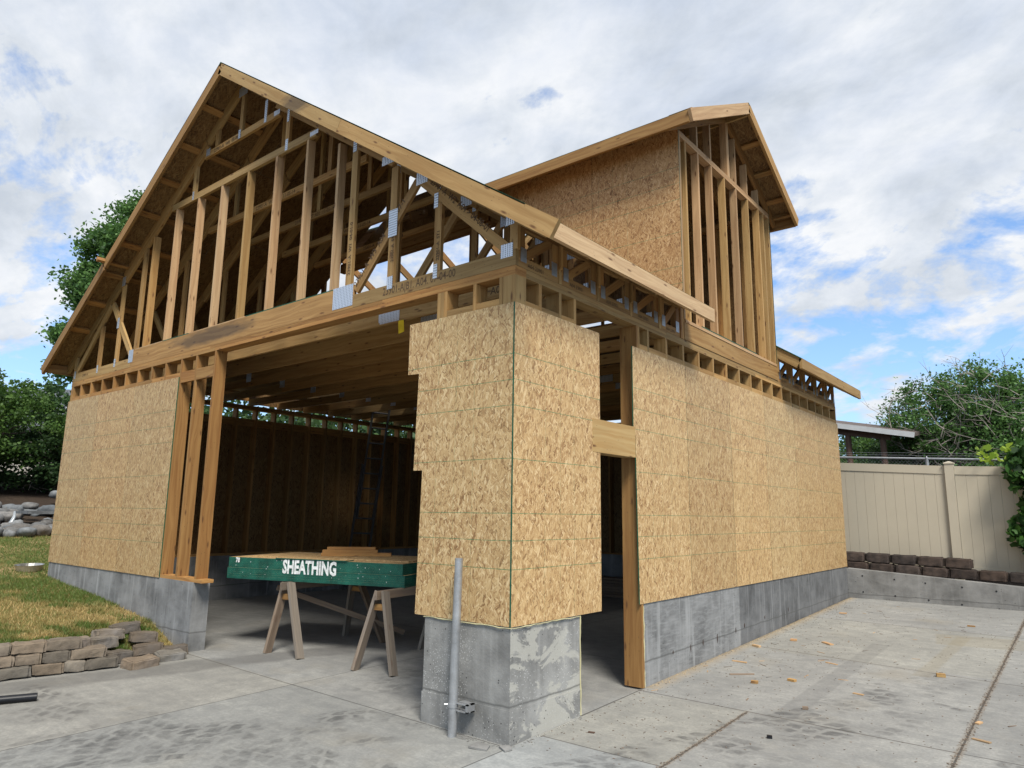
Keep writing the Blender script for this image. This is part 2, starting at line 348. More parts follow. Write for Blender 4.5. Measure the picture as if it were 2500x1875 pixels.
M['grass'] = leaf_mat('grass_blades', (.06, .14, .022), (.50, .36, .16), .3)
M['leafA'] = leaf_mat('cottonwood_leaves', (.048, .115, .03), (.14, .26, .07), .25)
M['leafB'] = leaf_mat('shrub_leaves', (.024, .055, .02), (.075, .14, .045), .25)
M['leafC'] = leaf_mat('bright_leaves', (.04, .09, .02), (.12, .21, .045), .3)
M['leafV'] = leaf_mat('vine_leaves', (.022, .065, .014), (.07, .16, .03), .25)
M['leafY'] = leaf_mat('young_vine_leaves', (.16, .26, .025), (.36, .48, .06), .4)
M['bark'] = plain_mat('grey_bark', (.12, .10, .085), .9, nscale=14, namt=.4, bstr=.6, bdist=.02)
M['deadbark'] = plain_mat('bare_twigs', (.26, .23, .205), .9, nscale=10, namt=.3)
M['water'] = plain_mat('white_water', (.35, .38, .40), .2, nscale=8, namt=.3)

# ------------------------------------------------------------------ mesh builder
class MB:
    def __init__(s): s.v = []; s.f = []; s.uv = []; s.loc = []; s.tone = []; s.mi = []; s.cur = (1, 1, 1); s.sm = False
    def newtone(s, lo=.74, hi=1.16, hue=.07):
        t = random.uniform(lo, hi); h = random.uniform(-hue, hue); s.cur = (t * (1 + h), t, t * (1 - h)); return s
    def face(s, pts, uvs=None, loc=None, mi=0):
        i = len(s.v); s.v += [tuple(p) for p in pts]; s.f.append(tuple(range(i, i + len(pts))))
        if uvs is None: uvs = [(0, 0)] * len(pts)
        s.uv += uvs; s.loc += (loc or uvs); s.tone += [s.cur] * len(pts); s.mi.append(mi)
    def beam(s, a, b, w, h, up=(0, 0, 1), mi=0, tone=True, mi_end=None):
        """board from a to b (centre line); w across, h along 'up'"""
        a = Vector(a); b = Vector(b); d = b - a; L = d.length
        if L < 1e-6: return s
        d /= L; u = Vector(up); u = (u - d * u.dot(d))
        if u.length < 1e-3: u = Vector((1, 0, 0)) - d * d.x
        u.normalize(); sd = d.cross(u)
        if tone: s.newtone()
        ru, rv = random.uniform(0, 40), random.uniform(0, 40)
        c = [a + sd * (i * w / 2) + u * (j * h / 2) for i, j in ((-1, -1), (1, -1), (1, 1), (-1, 1))]
        e = [p + d * L for p in c]; per = 0
        for k in range(4):
            k2 = (k + 1) % 4; wd = (c[k2] - c[k]).length
            uv = [(ru, rv + per), (ru, rv + per + wd), (ru + L, rv + per + wd), (ru + L, rv + per)]
            lc = [(0, 0), (0, wd), (L, wd), (L, 0)]
            s.face([c[k], c[k2], e[k2], e[k]][::-1], uv[::-1], lc[::-1], mi); per += wd + .13
        for q, fl in ((c, False), (e, True)):
            uv = [(ru + .02 * (i % 3), rv + .02 * i) for i in range(4)]
            s.face(q if not fl else q[::-1], uv, uv, mi if mi_end is None else mi_end)
        return s
    def box(s, lo, hi, mi=0, tone=True):
        lo = Vector(lo); hi = Vector(hi); sz = hi - lo; ax = max(range(3), key=lambda i: sz[i]); c = (lo + hi) / 2
        a = c.copy(); b = c.copy(); a[ax] = lo[ax]; b[ax] = hi[ax]
        up = [(0, 0, 1), (0, 0, 1), (0, 1, 0)][ax]
        if ax == 2: w, h = sz[0], sz[1]
        elif ax == 0: w, h = sz[1], sz[2]
        else: w, h = sz[0], sz[2]
        return s.beam(a, b, w, h, up, mi, tone)
    def prism(s, poly, origin, ud, vd, t, mi=0, mi_edge=0, off=None, tone=True, edges=None, rot=False):
        """flat sheet: poly in (u,v) metres; back side is origin + n*t where n = ud x vd"""
        O = Vector(origin); U = Vector(ud); V = Vector(vd); n = U.cross(V).normalized() * t
        if tone: s.newtone(.90, 1.08, .03)
        if off is None: off = (random.uniform(0, 50), random.uniform(0, 50))
        P = [O + U * p[0] + V * p[1] for p in poly]
        uv = [((p[1] if rot else p[0]) + off[0], (p[0] if rot else p[1]) + off[1]) for p in poly]; loc = [(p[0], p[1]) for p in poly]
        s.face([p + n for p in P], uv, loc, mi)
        s.face(P[::-1], uv[::-1], loc[::-1], mi)
        k = len(P)
        for i in range(k):
            j = (i + 1) % k
            m_ = mi_edge if (edges is None or i in edges) else mi
            e = [uv[i], uv[j], (uv[j][0] + t, uv[j][1] + t), (uv[i][0] + t, uv[i][1] + t)]
            s.face([P[i], P[j], P[j] + n, P[i] + n], e, e, m_)
        return s
    def tube(s, pts, rads, n=8, mi=0, cap=True):
        pts = [Vector(p) for p in pts]; rings = []
        if not isinstance(rads, (list, tuple)): rads = [rads] * len(pts)
        ref = Vector((.13, .31, .94)).normalized()
        ru = random.uniform(0, 9)
        for i, p in enumerate(pts):
            d = (pts[min(i + 1, len(pts) - 1)] - pts[max(i - 1, 0)]).normalized()
            x = d.cross(ref); x = x.normalized() if x.length > 1e-3 else d.cross(Vector((1, 0, 0))).normalized()
            y = d.cross(x)
            rings.append([p + (x * math.cos(2 * math.pi * k / n) + y * math.sin(2 * math.pi * k / n)) * rads[i] for k in range(n)])
        base = len(s.v)
        for r in rings: s.v += [tuple(q) for q in r]
        for i in range(len(rings) - 1):
            for k in range(n):
                k2 = (k + 1) % n
                s.f.append((base + i * n + k, base + i * n + k2, base + (i + 1) * n + k2, base + (i + 1) * n + k))
                u = [(ru + i, k / n), (ru + i, (k + 1) / n), (ru + i + 1, (k + 1) / n), (ru + i + 1, k / n)]
                s.uv += u; s.loc += u; s.tone += [s.cur] * 4; s.mi.append(mi)
        if cap:
            for r, fl in ((rings[0], True), (rings[-1], False)): s.face(r[::-1] if fl else r, None, None, mi)
        return s
    def build(s, name, mats, parent=None, bevel=0, smooth=False):
        me = bpy.data.meshes.new(name)
        me.from_pydata(s.v, [], s.f)
        for nm, dat in (('UVMap', s.uv), ('Loc', s.loc)):
            l = me.uv_layers.new(name=nm); l.data.foreach_set('uv', np.array(dat, dtype=np.float32).ravel())
        ca = me.color_attributes.new('tone', 'FLOAT_COLOR', 'CORNER')
        t = np.ones((len(s.tone), 4), dtype=np.float32); t[:, :3] = np.array(s.tone); ca.data.foreach_set('color', t.ravel())
        if not isinstance(mats, (list, tuple)): mats = [mats]
        for m in mats: me.materials.append(m)
        me.polygons.foreach_set('material_index', s.mi)
        me.validate(); me.update()
        o = bpy.data.objects.new(name, me); COL.objects.link(o)
        if smooth:
            me.polygons.foreach_set('use_smooth', [True] * len(me.polygons))
        if parent is not None: o.parent = parent
        if bevel:
            import bmesh
            bm = bmesh.new(); bm.from_mesh(me); bmesh.ops.remove_doubles(bm, verts=bm.verts, dist=1e-5)
            bm.to_mesh(me); bm.free()
            b = o.modifiers.new('bevel', 'BEVEL'); b.width = bevel; b.segments = 2; b.limit_method = 'ANGLE'; b.angle_limit = .6
        return o

def thing(name, label, cat, loc=(0, 0, 0), group=None):
    o = bpy.data.objects.new(name, None); COL.objects.link(o); o.location = loc; o.empty_display_size = .1
    o['label'] = label; o['category'] = cat
    if group: o['group'] = group
    return o
def tag(o, label, cat, group=None):
    o['label'] = label; o['category'] = cat
    if group: o['group'] = group
    return o
def struct(o, kind='structure'): o['kind'] = kind; return o
def rebase(o, loc):
    """move mesh data so the object's origin is at loc"""
    o.data.transform(Matrix.Translation(-Vector(loc))); o.location = loc; return o

def text(body, size, origin, xd, yd, mat, parent=None, name='lettering', bold=0, stretch=1.0, align='LEFT'):
    cu = bpy.data.curves.new('txt', 'FONT'); cu.body = body; cu.size = size; cu.align_x = align; cu.offset = bold; cu.resolution_u = 2
    tmp = bpy.data.objects.new('txt', cu); COL.objects.link(tmp)
    dg = bpy.context.evaluated_depsgraph_get(); me = bpy.data.meshes.new_from_object(tmp.evaluated_get(dg))
    bpy.data.objects.remove(tmp)
    X = Vector(xd).normalized(); Y = Vector(yd).normalized(); Z = X.cross(Y)
    mt = Matrix.Identity(4)
    for i in range(3): mt[i][0] = X[i] * stretch; mt[i][1] = Y[i]; mt[i][2] = Z[i]; mt[i][3] = origin[i]
    me.transform(mt); me.materials.clear(); me.materials.append(mat); me.name = name
    o = bpy.data.objects.new(name, me); COL.objects.link(o)
    if parent is not None: o.parent = parent
    return o

# ------------------------------------------------------------------ ground
def hd(x, y):
    """height of the concrete"""
    inside = .045
    right = .032 * y
    front = .012 * min(max(-x, 0), 5) + .02 * min(y, 0)
    if x >= 0: 
        return right if y > 0 else .02 * y
    if y >= 0:
        t = min(1, y / .8); return front * (1 - t) + inside * t
    return front
def terrain(x, y):
    """lawn and garden left of the slab"""
    z = .235 + .088 * max(-4.9 - x, 0)
    if x < -15: z = .235 + .088 * 10.1 + .16 * (-15 - x)
    if x < -24: z = .235 + .888 + .16 * 9 + .03 * (-24 - x)
    if x > -5.5 and y > -1.15: z -= .20 * min(1, (x + 5.5) / .75) * min(1, (y + 1.15) / .25)
    if x > -4.75: z -= .10
    z += .05 * mnoise.noise(Vector((x * .5, y * .5, 0))) * min(1, max(0, (-5.5 - x)))
    return z
def grid(name, xs, ys, fn, mat):
    nx, ny = len(xs), len(ys); v = [(x, y, fn(x, y)) for y in ys for x in xs]
    f = [(j * nx + i, j * nx + i + 1, (j + 1) * nx + i + 1, (j + 1) * nx + i) for j in range(ny - 1) for i in range(nx - 1)]
    me = bpy.data.meshes.new(name); me.from_pydata(v, [], f); me.materials.append(mat); me.polygons.foreach_set('use_smooth', [True] * len(me.polygons))
    me.update(); o = bpy.data.objects.new(name, me); COL.objects.link(o); return struct(o)
xs = [-9, -8, -7, -6, -5, -4.5, -4, -3, -2, -1, -.5, -.05, 0.0, .05, .5, 1, 2, 3, 4, 6, 9]
ys = [-9, -7, -5, -4, -3, -2, -1, -.5, -.05, 0, .2, .4, .6, .8, 1, 1.5, 2, 3, 4, 5, 6, 7, 8, 9.2]
grid('driveway', xs, ys, hd, M['slab'])
lx = list(np.linspace(-60, -26, 9)) + list(np.linspace(-24, -9.2, 38)) + [-9.0, -8.0, -7.4, -6.8, -6.2, -5.6, -5.3, -5.0, -4.8, -4.72]
grid('lawn_ground', lx, list(np.linspace(-12, -1.4, 20)) + [-1.15, -.9, -.5, -.2, .008], terrain, M['lawnbase'])
grid('garden_ground', list(np.linspace(-60, -26, 9)) + list(np.linspace(-24, -9.0, 38)), [.02] + list(np.linspace(.5, 24, 40)), terrain, M['lawnbase'])
g = MB(); g.face([(-400, -400, -.6), (400, -400, -.6), (400, 400, -.6), (-400, 400, -.6)]); struct(g.build('ground', M['soil']))
g = grid('raised_yard', [-.1, 1, 2, 3, 4, 6, 9, 14], [9.25, 9.6, 10, 11, 13, 18, 30, 60], lambda x, y: .62 - .03 * max(0, min(x, 4)) + (y > 10.2) * .25, M['soil'])
bg = grid('garden_bed', list(np.linspace(-40, -.1, 30)), [9.25, 10, 12, 16, 24, 40, 70], lambda x, y: .8 + .02 * (y - 9), M['soil'])
bed = grid('bark_bed', list(np.linspace(-40, -15.2, 26)), list(np.linspace(-6, 26, 30)), lambda x, y: terrain(x, y) + .04, M['soil'])

# ------------------------------------------------------------------ the building
B = thing('garage_frame', 'unfinished timber framed garage with open gable trusses, a side tower and bare sheathing panels', 'building')
# --- concrete
m = MB(); m.box((-8.98, .01, -.4), (-4.60, .205, ZC), tone=False); m.box((-8.98, .205, -.4), (-8.79, 8.9, ZC), tone=False); m.box((-8.98, 8.9, -.4), (-.011, 9.09, ZC), tone=False)
fw = m.build('foundation_wall', M['conc'], B)
m = MB(); m.box((-.205, 1.985, -.4), (-.011, 8.9, ZC), tone=False); m.build('foundation_wall', M['conc'], B)
m = MB(); m.prism([(-.89, 0.011), (-.011, .011), (-.011, .905), (-.205, .905), (-.205, .205), (-.89, .205)], (0, 0, -.4), (1, 0, 0), (0, 1, 0), ZC + .4, tone=False)
pier = m.build('corner_pier', M['conc_pier'], B)
m = MB(); m.prism([(-.895, .0075), (-.0075, .0075), (-.0075, .906), (-.011, .907), (-.011, .011), (-.905, .011)], (0, 0, -.4), (1, 0, 0), (0, 1, 0), .4 + .235, tone=False)
m.build('footing_step', M['conc_pier'], pier)
m = MB()
def foam_line(a, b, r=.004, n=16):
    a = Vector(a); b = Vector(b); m.tube([a.lerp(b, i / n) + Vector((random.uniform(-.002, .002), random.uniform(-.002, .002), random.uniform(-.004, .004))) for i in range(n + 1)], [r * random.uniform(.6, 1.4) for _ in range(n + 1)], 5)
foam_line((-.9, .004, ZC - .004), (0.004, -.002, ZC - .006)); foam_line((.004, -.002, ZC - .006), (.002, .9, ZC - .004)); m.build('sill_foam', M['foam'], pier); m = MB(); foam_line((-.012, 1.97, .05), (-.004, 1.965, ZC - .02), .007); m.build('foam_strip', M['foam'], B); m = MB()
foam_line((-.012, .915, .03), (-.012, .912, ZC), .007); m.build('foam_strip', M['foam'], pier); m = MB(); foam_line((-4.62, .02, ZC + .002), (-4.44, .15, ZC + .002), .006, 6)
m.build('sill_foam', M['foam'], B)

for i, (y, z, L_) in enumerate(((2.55, .34, .03), (2.95, .345, .07), (3.25, .36, .06), (3.62, .37, .09), (4.15, .38, .06), (4.42, .40, .05), (5.1, .42, .04), (6.0, .44, .05))):
    m = MB(); m.prism([(0, 0), (.012, .01), (.016, -L_ * .6), (.004, -L_), (-.006, -L_ * .5)], (-.0095, y, z - .04), (0, 1, 0), (0, 0, 1), .0012, tone=False); m.build('rusty_form_tie', M['rust'], fw)
# --- wall sheathing
OSB = [M['osb'], M['edge']]
def sheets(name_edges, parent):
    pass
def panel_y(poly, x0, thick_out, loc0, mats=OSB, edges=None, name='sheathing_panel'):
    """sheet in a plane of constant y (front), poly in world (x,z)"""
    p = [(a - loc0, b - ZC) for a, b in poly]
    mb = MB(); mb.prism(p, (loc0, x0 + thick_out, ZC), (1, 0, 0), (0, 0, 1), thick_out, 0, 1, edges=edges)
    return mb.build(name, mats, B)
def panel_x(poly, x0, t, loc0, mats=OSB, name='sheathing_panel', edges=None):
    p = [(a - loc0, b - ZC) for a, b in poly]
    mb = MB(); mb.prism(p, (x0 - t, loc0, ZC), (0, 1, 0), (0, 0, 1), t, 0, 1, edges=edges)
    return mb.build(name, mats, B)
T = .0115
panel_y([(-1.0, ZC + .004), (-.013, ZC + .004), (-.013, 3.242), (-1.193, 3.242), (-1.191, 2.79), (-1.056, 2.785), (-1.079, 1.955), (-.973, 1.955)], 0, T, -1.2195, edges={1, 2, 3})
panel_x([(-.003, ZC + .004), (1.226, ZC + .004), (1.226, 3.242), (-.003, 3.242)], .002, .0145, 0)
e0 = [(1.895, ZC), (3.008, ZC), (3.008, 3.242), (1.835, 3.242), (1.832, 2.365), (1.868, 2.365)]
panel_x(e0, 0, T, 1.79)
for k in range(5):
    a = 3.013 + k * 1.2195; b = min(a + 1.2145, 9.10); panel_x([(a, ZC), (b, ZC), (b, 3.242), (a, 3.242)], 0, T, a)
for a, b in ((-9.0, -7.846), (-7.843, -6.627), (-6.624, -5.42)):
    panel_y([(a, ZC), (b, ZC), (b, 3.242), (a, 3.242)], 0, T, b - 1.2195)
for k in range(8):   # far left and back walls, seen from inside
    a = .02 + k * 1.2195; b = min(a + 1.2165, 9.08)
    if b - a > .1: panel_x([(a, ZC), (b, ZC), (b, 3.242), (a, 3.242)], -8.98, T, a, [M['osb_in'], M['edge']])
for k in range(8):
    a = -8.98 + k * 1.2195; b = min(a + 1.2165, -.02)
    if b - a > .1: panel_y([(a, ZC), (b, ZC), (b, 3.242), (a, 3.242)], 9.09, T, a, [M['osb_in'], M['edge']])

# --- framed walls: plates as the part, studs and blocking as sub-parts
TP0, TP1, TP2 = 3.474, 3.511, 3.549
def one(parent, name, a, b, w, h, up=(0, 0, 1), mat='lumber', bevel=0):
    mb = MB(); mb.beam(a, b, w, h, up); return mb.build(name, M[mat], parent)
def bx(parent, name, lo, hi, mat='lumber'):
    mb = MB(); mb.box(lo, hi); return mb.build(name, M[mat], parent)
Y0, Y1 = .0115, .1515
# front
def plates(name, mat, boxes):
    p_ = bx(B, name, *boxes[0], mat)
    for lo, hi in boxes[1:]: bx(p_, 'plate', lo, hi, mat)
    return p_
fwall = plates('front_wall_frame', 'lumber_warm', [((-8.975, Y0, TP1), (-4.72, Y1, TP2)), ((-4.718, Y0, TP1), (-1.6, Y1, TP2)), ((-1.598, Y0, TP1), (-.0115, Y1, TP2)),
    ((-8.975, Y0, TP0), (-4.60, Y1, TP1 - .001)), ((-4.597, Y0, TP0), (-.0115, Y1, TP1 - .001)), ((-8.975, Y0, ZC), (-4.43, Y1, ZC + .038)), ((-.89, Y0, ZC), (-.16, Y1, ZC + .038))])
fs = [-8.975, -8.62, -8.235, -7.83, -7.435, -7.035, -6.645, -6.245, -5.845, -5.425, -5.045, -4.60]
for i, x in enumerate(fs): bx(fwall, 'stud', (x, Y0 + .001, ZC + .038), (x + .038, Y1, TP0), 'lumber_warm')
bx(fwall, 'stud', (-8.935, Y0 + .001, ZC + .038), (-8.897, Y1, TP0), 'lumber_warm')
for i in range(len(fs) - 1):
    x0, x1 = fs[i] + .038, fs[i + 1]
    if i == 0: x0 = -8.896
    bx(fwall, 'blocking', (x0 + .001, Y0 + .002, 3.165), (x1 - .001, Y0 + .04, 3.302), 'lumber_warm')
for x, w in ((-.872, .038), (-.832, .038), (-.792, .036), (-.458, .036), (-.176, .036), (-.135, .123)):
    bx(fwall, 'stud', (x, Y0 + .001, ZC + .038), (x + w, Y1, TP0))
for x0, x1 in ((-.756, -.458), (-.422, -.176)): bx(fwall, 'blocking', (x0 + .001, Y0 + .002, 3.18), (x1 - .001, Y0 + .04, 3.30))
# right
X1, X0 = -.0115, -.1515
rwall = plates('right_wall_frame', 'lumber', [((X0, .153, TP1), (X1, 2.6, TP2)), ((X0, 2.603, TP1), (X1, 6.3, TP2)), ((X0, 6.303, TP1), (X1, 9.08, TP2)),
    ((X0, .153, TP0), (X1, 1.4, TP1 - .001)), ((X0, 1.402, TP0), (X1, 5.2, TP1 - .001)), ((X0, 5.202, TP0), (X1, 9.08, TP1 - .001)), ((X0, 1.99, ZC), (X1, 8.9, ZC + .038)), ((X0, .153, ZC), (X1, .88, ZC + .038))])
rs = [.326, .61, .835]
for y in rs: bx(rwall, 'stud', (X0, y, ZC + .038), (X1 - .001, y + .037, TP0))
for y0, y1 in ((.153, .326), (.364, .61), (.648, .835)): bx(rwall, 'blocking', (X1 - .04, y0 + .001, 3.175), (X1 - .002, y1 - .001, 3.285))
bx(rwall, 'jamb_stud', (-.195, 1.93, .062), (-.004, 1.968, TP0), 'lumber_warm')
ry = [2.2065 - .038 + k * .4061 for k in range(17)]
bx(rwall, 'stud', (X0, 1.969, ZC + .038), (X1 - .001, 2.005, TP0))
for y in ry: bx(rwall, 'stud', (X0, y, ZC + .038), (X1 - .001, y + .038, TP0))
bx(rwall, 'stud', (X0, 9.04, ZC + .038), (X1 - .001, 9.078, TP0))
pv = 2.006
for y in ry + [9.04]:
    if y - pv > .05: bx(rwall, 'blocking', (X1 - .04, pv + .001, 3.165), (X1 - .002, y - .001, 3.300))
    pv = y + .038
hd_ = MB(); hd_.box((-.135, 1.10, 2.152), (.004, 1.858, 2.446)); hd_.build('door_header', M['ply'], B)
bx(rwall, 'trimmer_stud', (X0, .872, .05), (X1 - .001, .908, 2.15), 'lumber')
# left and back, seen from inside
lwall = plates('left_wall_frame', 'lumber_warm', [((-8.975, .16, TP0), (-8.835, 8.93, TP2)), ((-8.975, .21, ZC), (-8.835, 8.9, ZC + .038))])
for k in range(22):
    y = .35 + k * .4
    if y < 8.9: bx(lwall, 'stud', (-8.975, y, ZC + .038), (-8.835, y + .038, TP0), 'lumber_warm'); bx(lwall, 'blocking', (-8.93, y + .04, 3.165), (-8.893, y + .398, 3.302), 'lumber_warm')
bwall = plates('back_wall_frame', 'lumber_warm', [((-8.975, 8.94, TP0), (-.0115, 9.078, TP2)), ((-8.975, 8.94, ZC), (-.2, 9.078, ZC + .038))])
for k in range(21):
    x = -8.6 + k * .4
    bx(bwall, 'stud', (x, 8.94, ZC + .038), (x + .038, 9.078, TP0), 'lumber_warm'); bx(bwall, 'blocking', (x + .04, 9.03, 3.165), (x + .398, 9.07, 3.302), 'lumber_warm')

# --- trusses
RX, AZ, SL = -4.48, 7.06, .6667
def rz(x): return AZ - SL * abs(x - RX)            # top of the roof deck
CB = 3.552
def cx(x): return 2 * RX - x
def truss(y, kind, t=.038, full=True, right=True, upper=True, mat='lumber'):
    """one truss in a plane of constant y (front face at y)"""
    yc = y + t / 2; up = (0, 0, 1)
    m = MB()
    def bd(x0, z0, x1, z1, d, w=t): m.beam((x0, yc, z0), (x1, yc, z1), w, d)
    # bottom chord
    m.beam((-6.929, yc, CB + .118), (-2.036, yc, CB + .118), t, .236); nm = m.build('roof_truss', M['lumber_stained' if kind == 'front' else mat], B)
    for x0, x1 in ((-8.972, -6.93), (-2.035, -.0115)): m = MB(); bd(x0, CB + .065, x1, CB + .065, .13); m.build('bottom_chord', M[mat], nm)
    def sub(name, x0, z0, x1, z1, d, mt=None, inset=.0015):
        k = MB(); k.beam((x0, yc, z0), (x1, yc, z1), t - inset * 2, d); return k.build(name, M[mt or mat], nm)
    ca = math.cos(math.atan(SL)); half = lambda d: d / 2 / ca
    def chord(xa, xb, d):
        za, zb = rz(xa) - .014 - half(d), rz(xb) - .014 - half(d); k = MB(); k.beam((xa, yc, za), (xb, yc, zb), t, d); k.build('top_chord', M[mat], nm)
    sides = [-1, 1] if right else []
    for sgn in sides:
        f = lambda x: x if sgn < 0 else cx(x)
        chord(f(-7.45), f(-9.26), .14); chord(f(-5.3), f(-7.45), .184)
        if upper: chord(f(RX), f(-5.3), .14)
        # webs
        if kind == 'front': sub('web', f(-8.86), 3.70, f(-7.83), 4.60, .089)
        sub('web', f(-7.77), 4.62, f(-6.95), 3.72, .089, None, .003)
        if kind == 'front': sub('web', f(-8.06), 3.685, f(-8.06), 4.32, .085); sub('web', f(-7.45), 3.685, f(-7.45), 4.86, .089, None, .0045)
        sub('web', f(-6.83), 3.79, f(-6.83), 5.27, .089); sub('web', f(-8.925), 3.685, f(-8.925), 3.96, .08)
    if upper:
        if kind == 'front':
            sub('collar_beam', -6.12, 5.692, -2.84, 5.692, .089, None, -.001); sub('collar_beam', -5.35, 6.222, -3.61, 6.222, .085)
            sub('web', -4.47, 6.27, -4.47, 6.80, .07); sub('web', -5.05, 6.27, -5.05, 6.49, .075); sub('web', -3.905, 6.27, -3.905, 6.49, .075)
            sub('web', -5.55, 5.737, -5.55, 6.15, .075); sub('web', -3.41, 5.737, -3.41, 6.15, .075)
        else:
            sub('collar_beam', -6.25, 5.60, -2.71, 5.60, .089, None, -.001); sub('web', -4.47, 5.65, -4.47, 6.83, .07); sub('web', -5.55, 5.645, -5.55, 6.15, .075); sub('web', -3.41, 5.645, -3.41, 6.15, .075)
    # metal plates, both faces on the front truss
    pl = []
    P_ = [(-2.355, -2.04, 3.58, 3.80, 0), (-7.0, -6.86, 3.62, 3.80, 0), (-.165, -.04, 3.63, 3.745, 0), (-.12, -.03, 3.90, 3.985, 0), (-.955, -.905, 4.28, 4.42, 0), (-.94, -.89, 3.62, 3.75, 0),
          (-1.545, -1.47, 3.64, 3.76, 0), (-1.56, -1.44, 4.15, 4.42, 0), (-1.20, -1.05, 4.57, 4.69, 1), (-1.70, -1.50, 4.92, 5.01, 1), (-2.165, -2.11, 5.22, 5.40, 0),
          (-3.93, -3.88, 6.19, 6.49, 0), (-3.72, -3.60, 6.20, 6.26, 0), (-3.43, -3.39, 6.02, 6.18, 0), (-3.43, -3.38, 5.66, 5.80, 0), (-2.95, -2.80, 5.67, 5.72, 0),
          (-4.51, -4.46, 6.18, 6.30, 0), (-5.30, -5.2, 6.20, 6.30, 1), (-7.50, -7.40, 4.84, 4.98, 0), (-7.52, -7.45, 4.20, 4.36, 0), (-8.08, -8.03, 3.60, 3.72, 0), (-7.48, -7.43, 3.62, 3.74, 0), (-8.93, -8.87, 3.60, 3.72, 0),
          (-5.57, -5.53, 5.66, 5.78, 0), (-4.58, -4.38, 6.77, 6.90, 0)]
    for x0, x1, z0, z1, r in P_:
        if not right and z1 > 3.9: continue
        if kind != 'front' and not (x0 in (-2.355, -1.20, -.165, -7.0, -2.165)): continue
        k = MB()
        a = .004
        k.box((x0, y - .0022, z0), (x1, y - .0004, z1), tone=False)
        for fl in range(len(k.loc)):
            pass
        k.loc = [(v[0] - x0, v[2] - z0) for v in k.v]
        if z1 - z0 < (x1 - x0): pass
        else: k.loc = [(b, a_) for a_, b in k.loc] if (z1 - z0) > 1.6 * (x1 - x0) else k.loc
        k.build('truss_plate', M['plate'], nm)
    return nm
front = truss(.0125, 'front')
# infill gable studs standing in the front truss
for x in (-6.575, -5.965, -5.375, -4.785, -4.175, -3.575, -2.97, -2.395):
    zt = 5.655 if -6.1 < x < -2.85 else min(5.655, rz(x) - .26)
    k = MB(); k.newtone(.9, 1.12); k.box((x - .034, .014, 3.80), (x + .006, .102, zt), tone=False); k.build('gable_stud', M[random.choice(['lumber_pale', 'lumber_pale', 'lumber_pale', 'lumber'])], front)
bx(front, 'shim_strip', (-6.82, .013, 3.7885), (-6.02, .06, 3.7985), 'lumber_pale'); bx(front, 'shim_strip', (-5.3, .013, 3.7885), (-4.0, .06, 3.7985), 'lumber_pale')
bx(front, 'green_membrane_edge', (-6.0, .0135, 3.7885), (-5.32, .10, 3.7995), 'edge'); bx(front, 'green_membrane_edge', (-3.98, .0135, 3.7885), (-2.36, .10, 3.7995), 'edge')
yy = 0.59
for i in range(1, 15):
    y = .60 * i + .01 * i
    inside_tower = 3.0 < y < 6.05
    truss(y, 'common', right=not inside_tower, upper=not inside_tower, full=True)
ink = M['ink']
yf = .0118
def ft(s, size, x, z, ang, **kw):
    c, sn = math.cos(ang), math.sin(ang); text(s, size, (x, yf, z), (c, 0, sn), (-sn, 0, c), ink, front, 'lumber_stamp', bold=.0012, **kw)
ft('23901-A|B1. A04. 07-04-00', .105, -1.60, 3.59, 0, stretch=.80)
a1 = math.atan2(4.66 - 3.72, -1.16 + 2.04)
ft('23901-A  W3  A04       04-07-1', .082, -2.0, 3.755, a1, stretch=.92)
a2 = math.atan2(3.75 - 4.57, -.16 + 1.05); ft('23901-A  W2  A04 > 04-08-01', .085, -1.02, 4.545, a2, stretch=.9)
ft('23901-A  W5  A04  11-05-14', .075, -5.35, 5.668, 0)
ft('23901-A  W6  05-06-0', .07, -5.1, 6.195, 0)
ft('23901-A  W1  04-01-0', .06, -2.105, 3.9, math.pi / 2); ft('23901-A  ST  03-00-1', .05, -1.475, 3.9, math.pi / 2)
ft('23901-A  ST1', .05, -.875, 3.78, math.pi / 2)
ft('23901-A', .06, -8.6, 3.6, 0)
for i, (s_, x, z) in enumerate((('B1  A04  7-04-0', -.95, 3.60), ('A04-00', -.55, 3.6))):
    text(s_, .1, (x, .609 + .61 * i, z), (1, 0, 0), (0, 0, 1), ink, B, 'lumber_stamp', bold=.001)
for i in range(1, 5):
    text('23901-A  W5  A01  11-05-14', .075, (-5.0, .61 * i - .0012, 5.575), (1, 0, 0), (0, 0, 1), ink, B, 'lumber_stamp', bold=.001)
# second-ply strip plates and the yellow paper tag under the second truss
k = MB(); k.box((-2.335, .6065, 3.56), (-2.03, .6088, 3.72), tone=False); k.loc = [(v[0], v[2]) for v in k.v]; k.build('truss_plate', M['plate'], B)
k = MB(); k.prism([(-2.02, 3.41), (-1.935, 3.425), (-1.95, 3.55), (-2.03, 3.55)], (0, .600, 0), (1, 0, 0), (0, 0, 1), .002); k.build('paper_tag', M['yellow'], B)
k = MB(); k.prism([(-2.9, 3.43), (-2.8, 3.425), (-2.8, 3.56), (-2.9, 3.56)], (0, 1.81, 0), (1, 0, 0), (0, 0, 1), .002); k.prism([(-2.75, 3.43), (-2.6, 3.4), (-2.62, 3.56), (-2.75, 3.56)], (0, 1.81, 0), (1, 0, 0), (0, 0, 1), .002); k.build('paper_tag', M['yellow'], B)

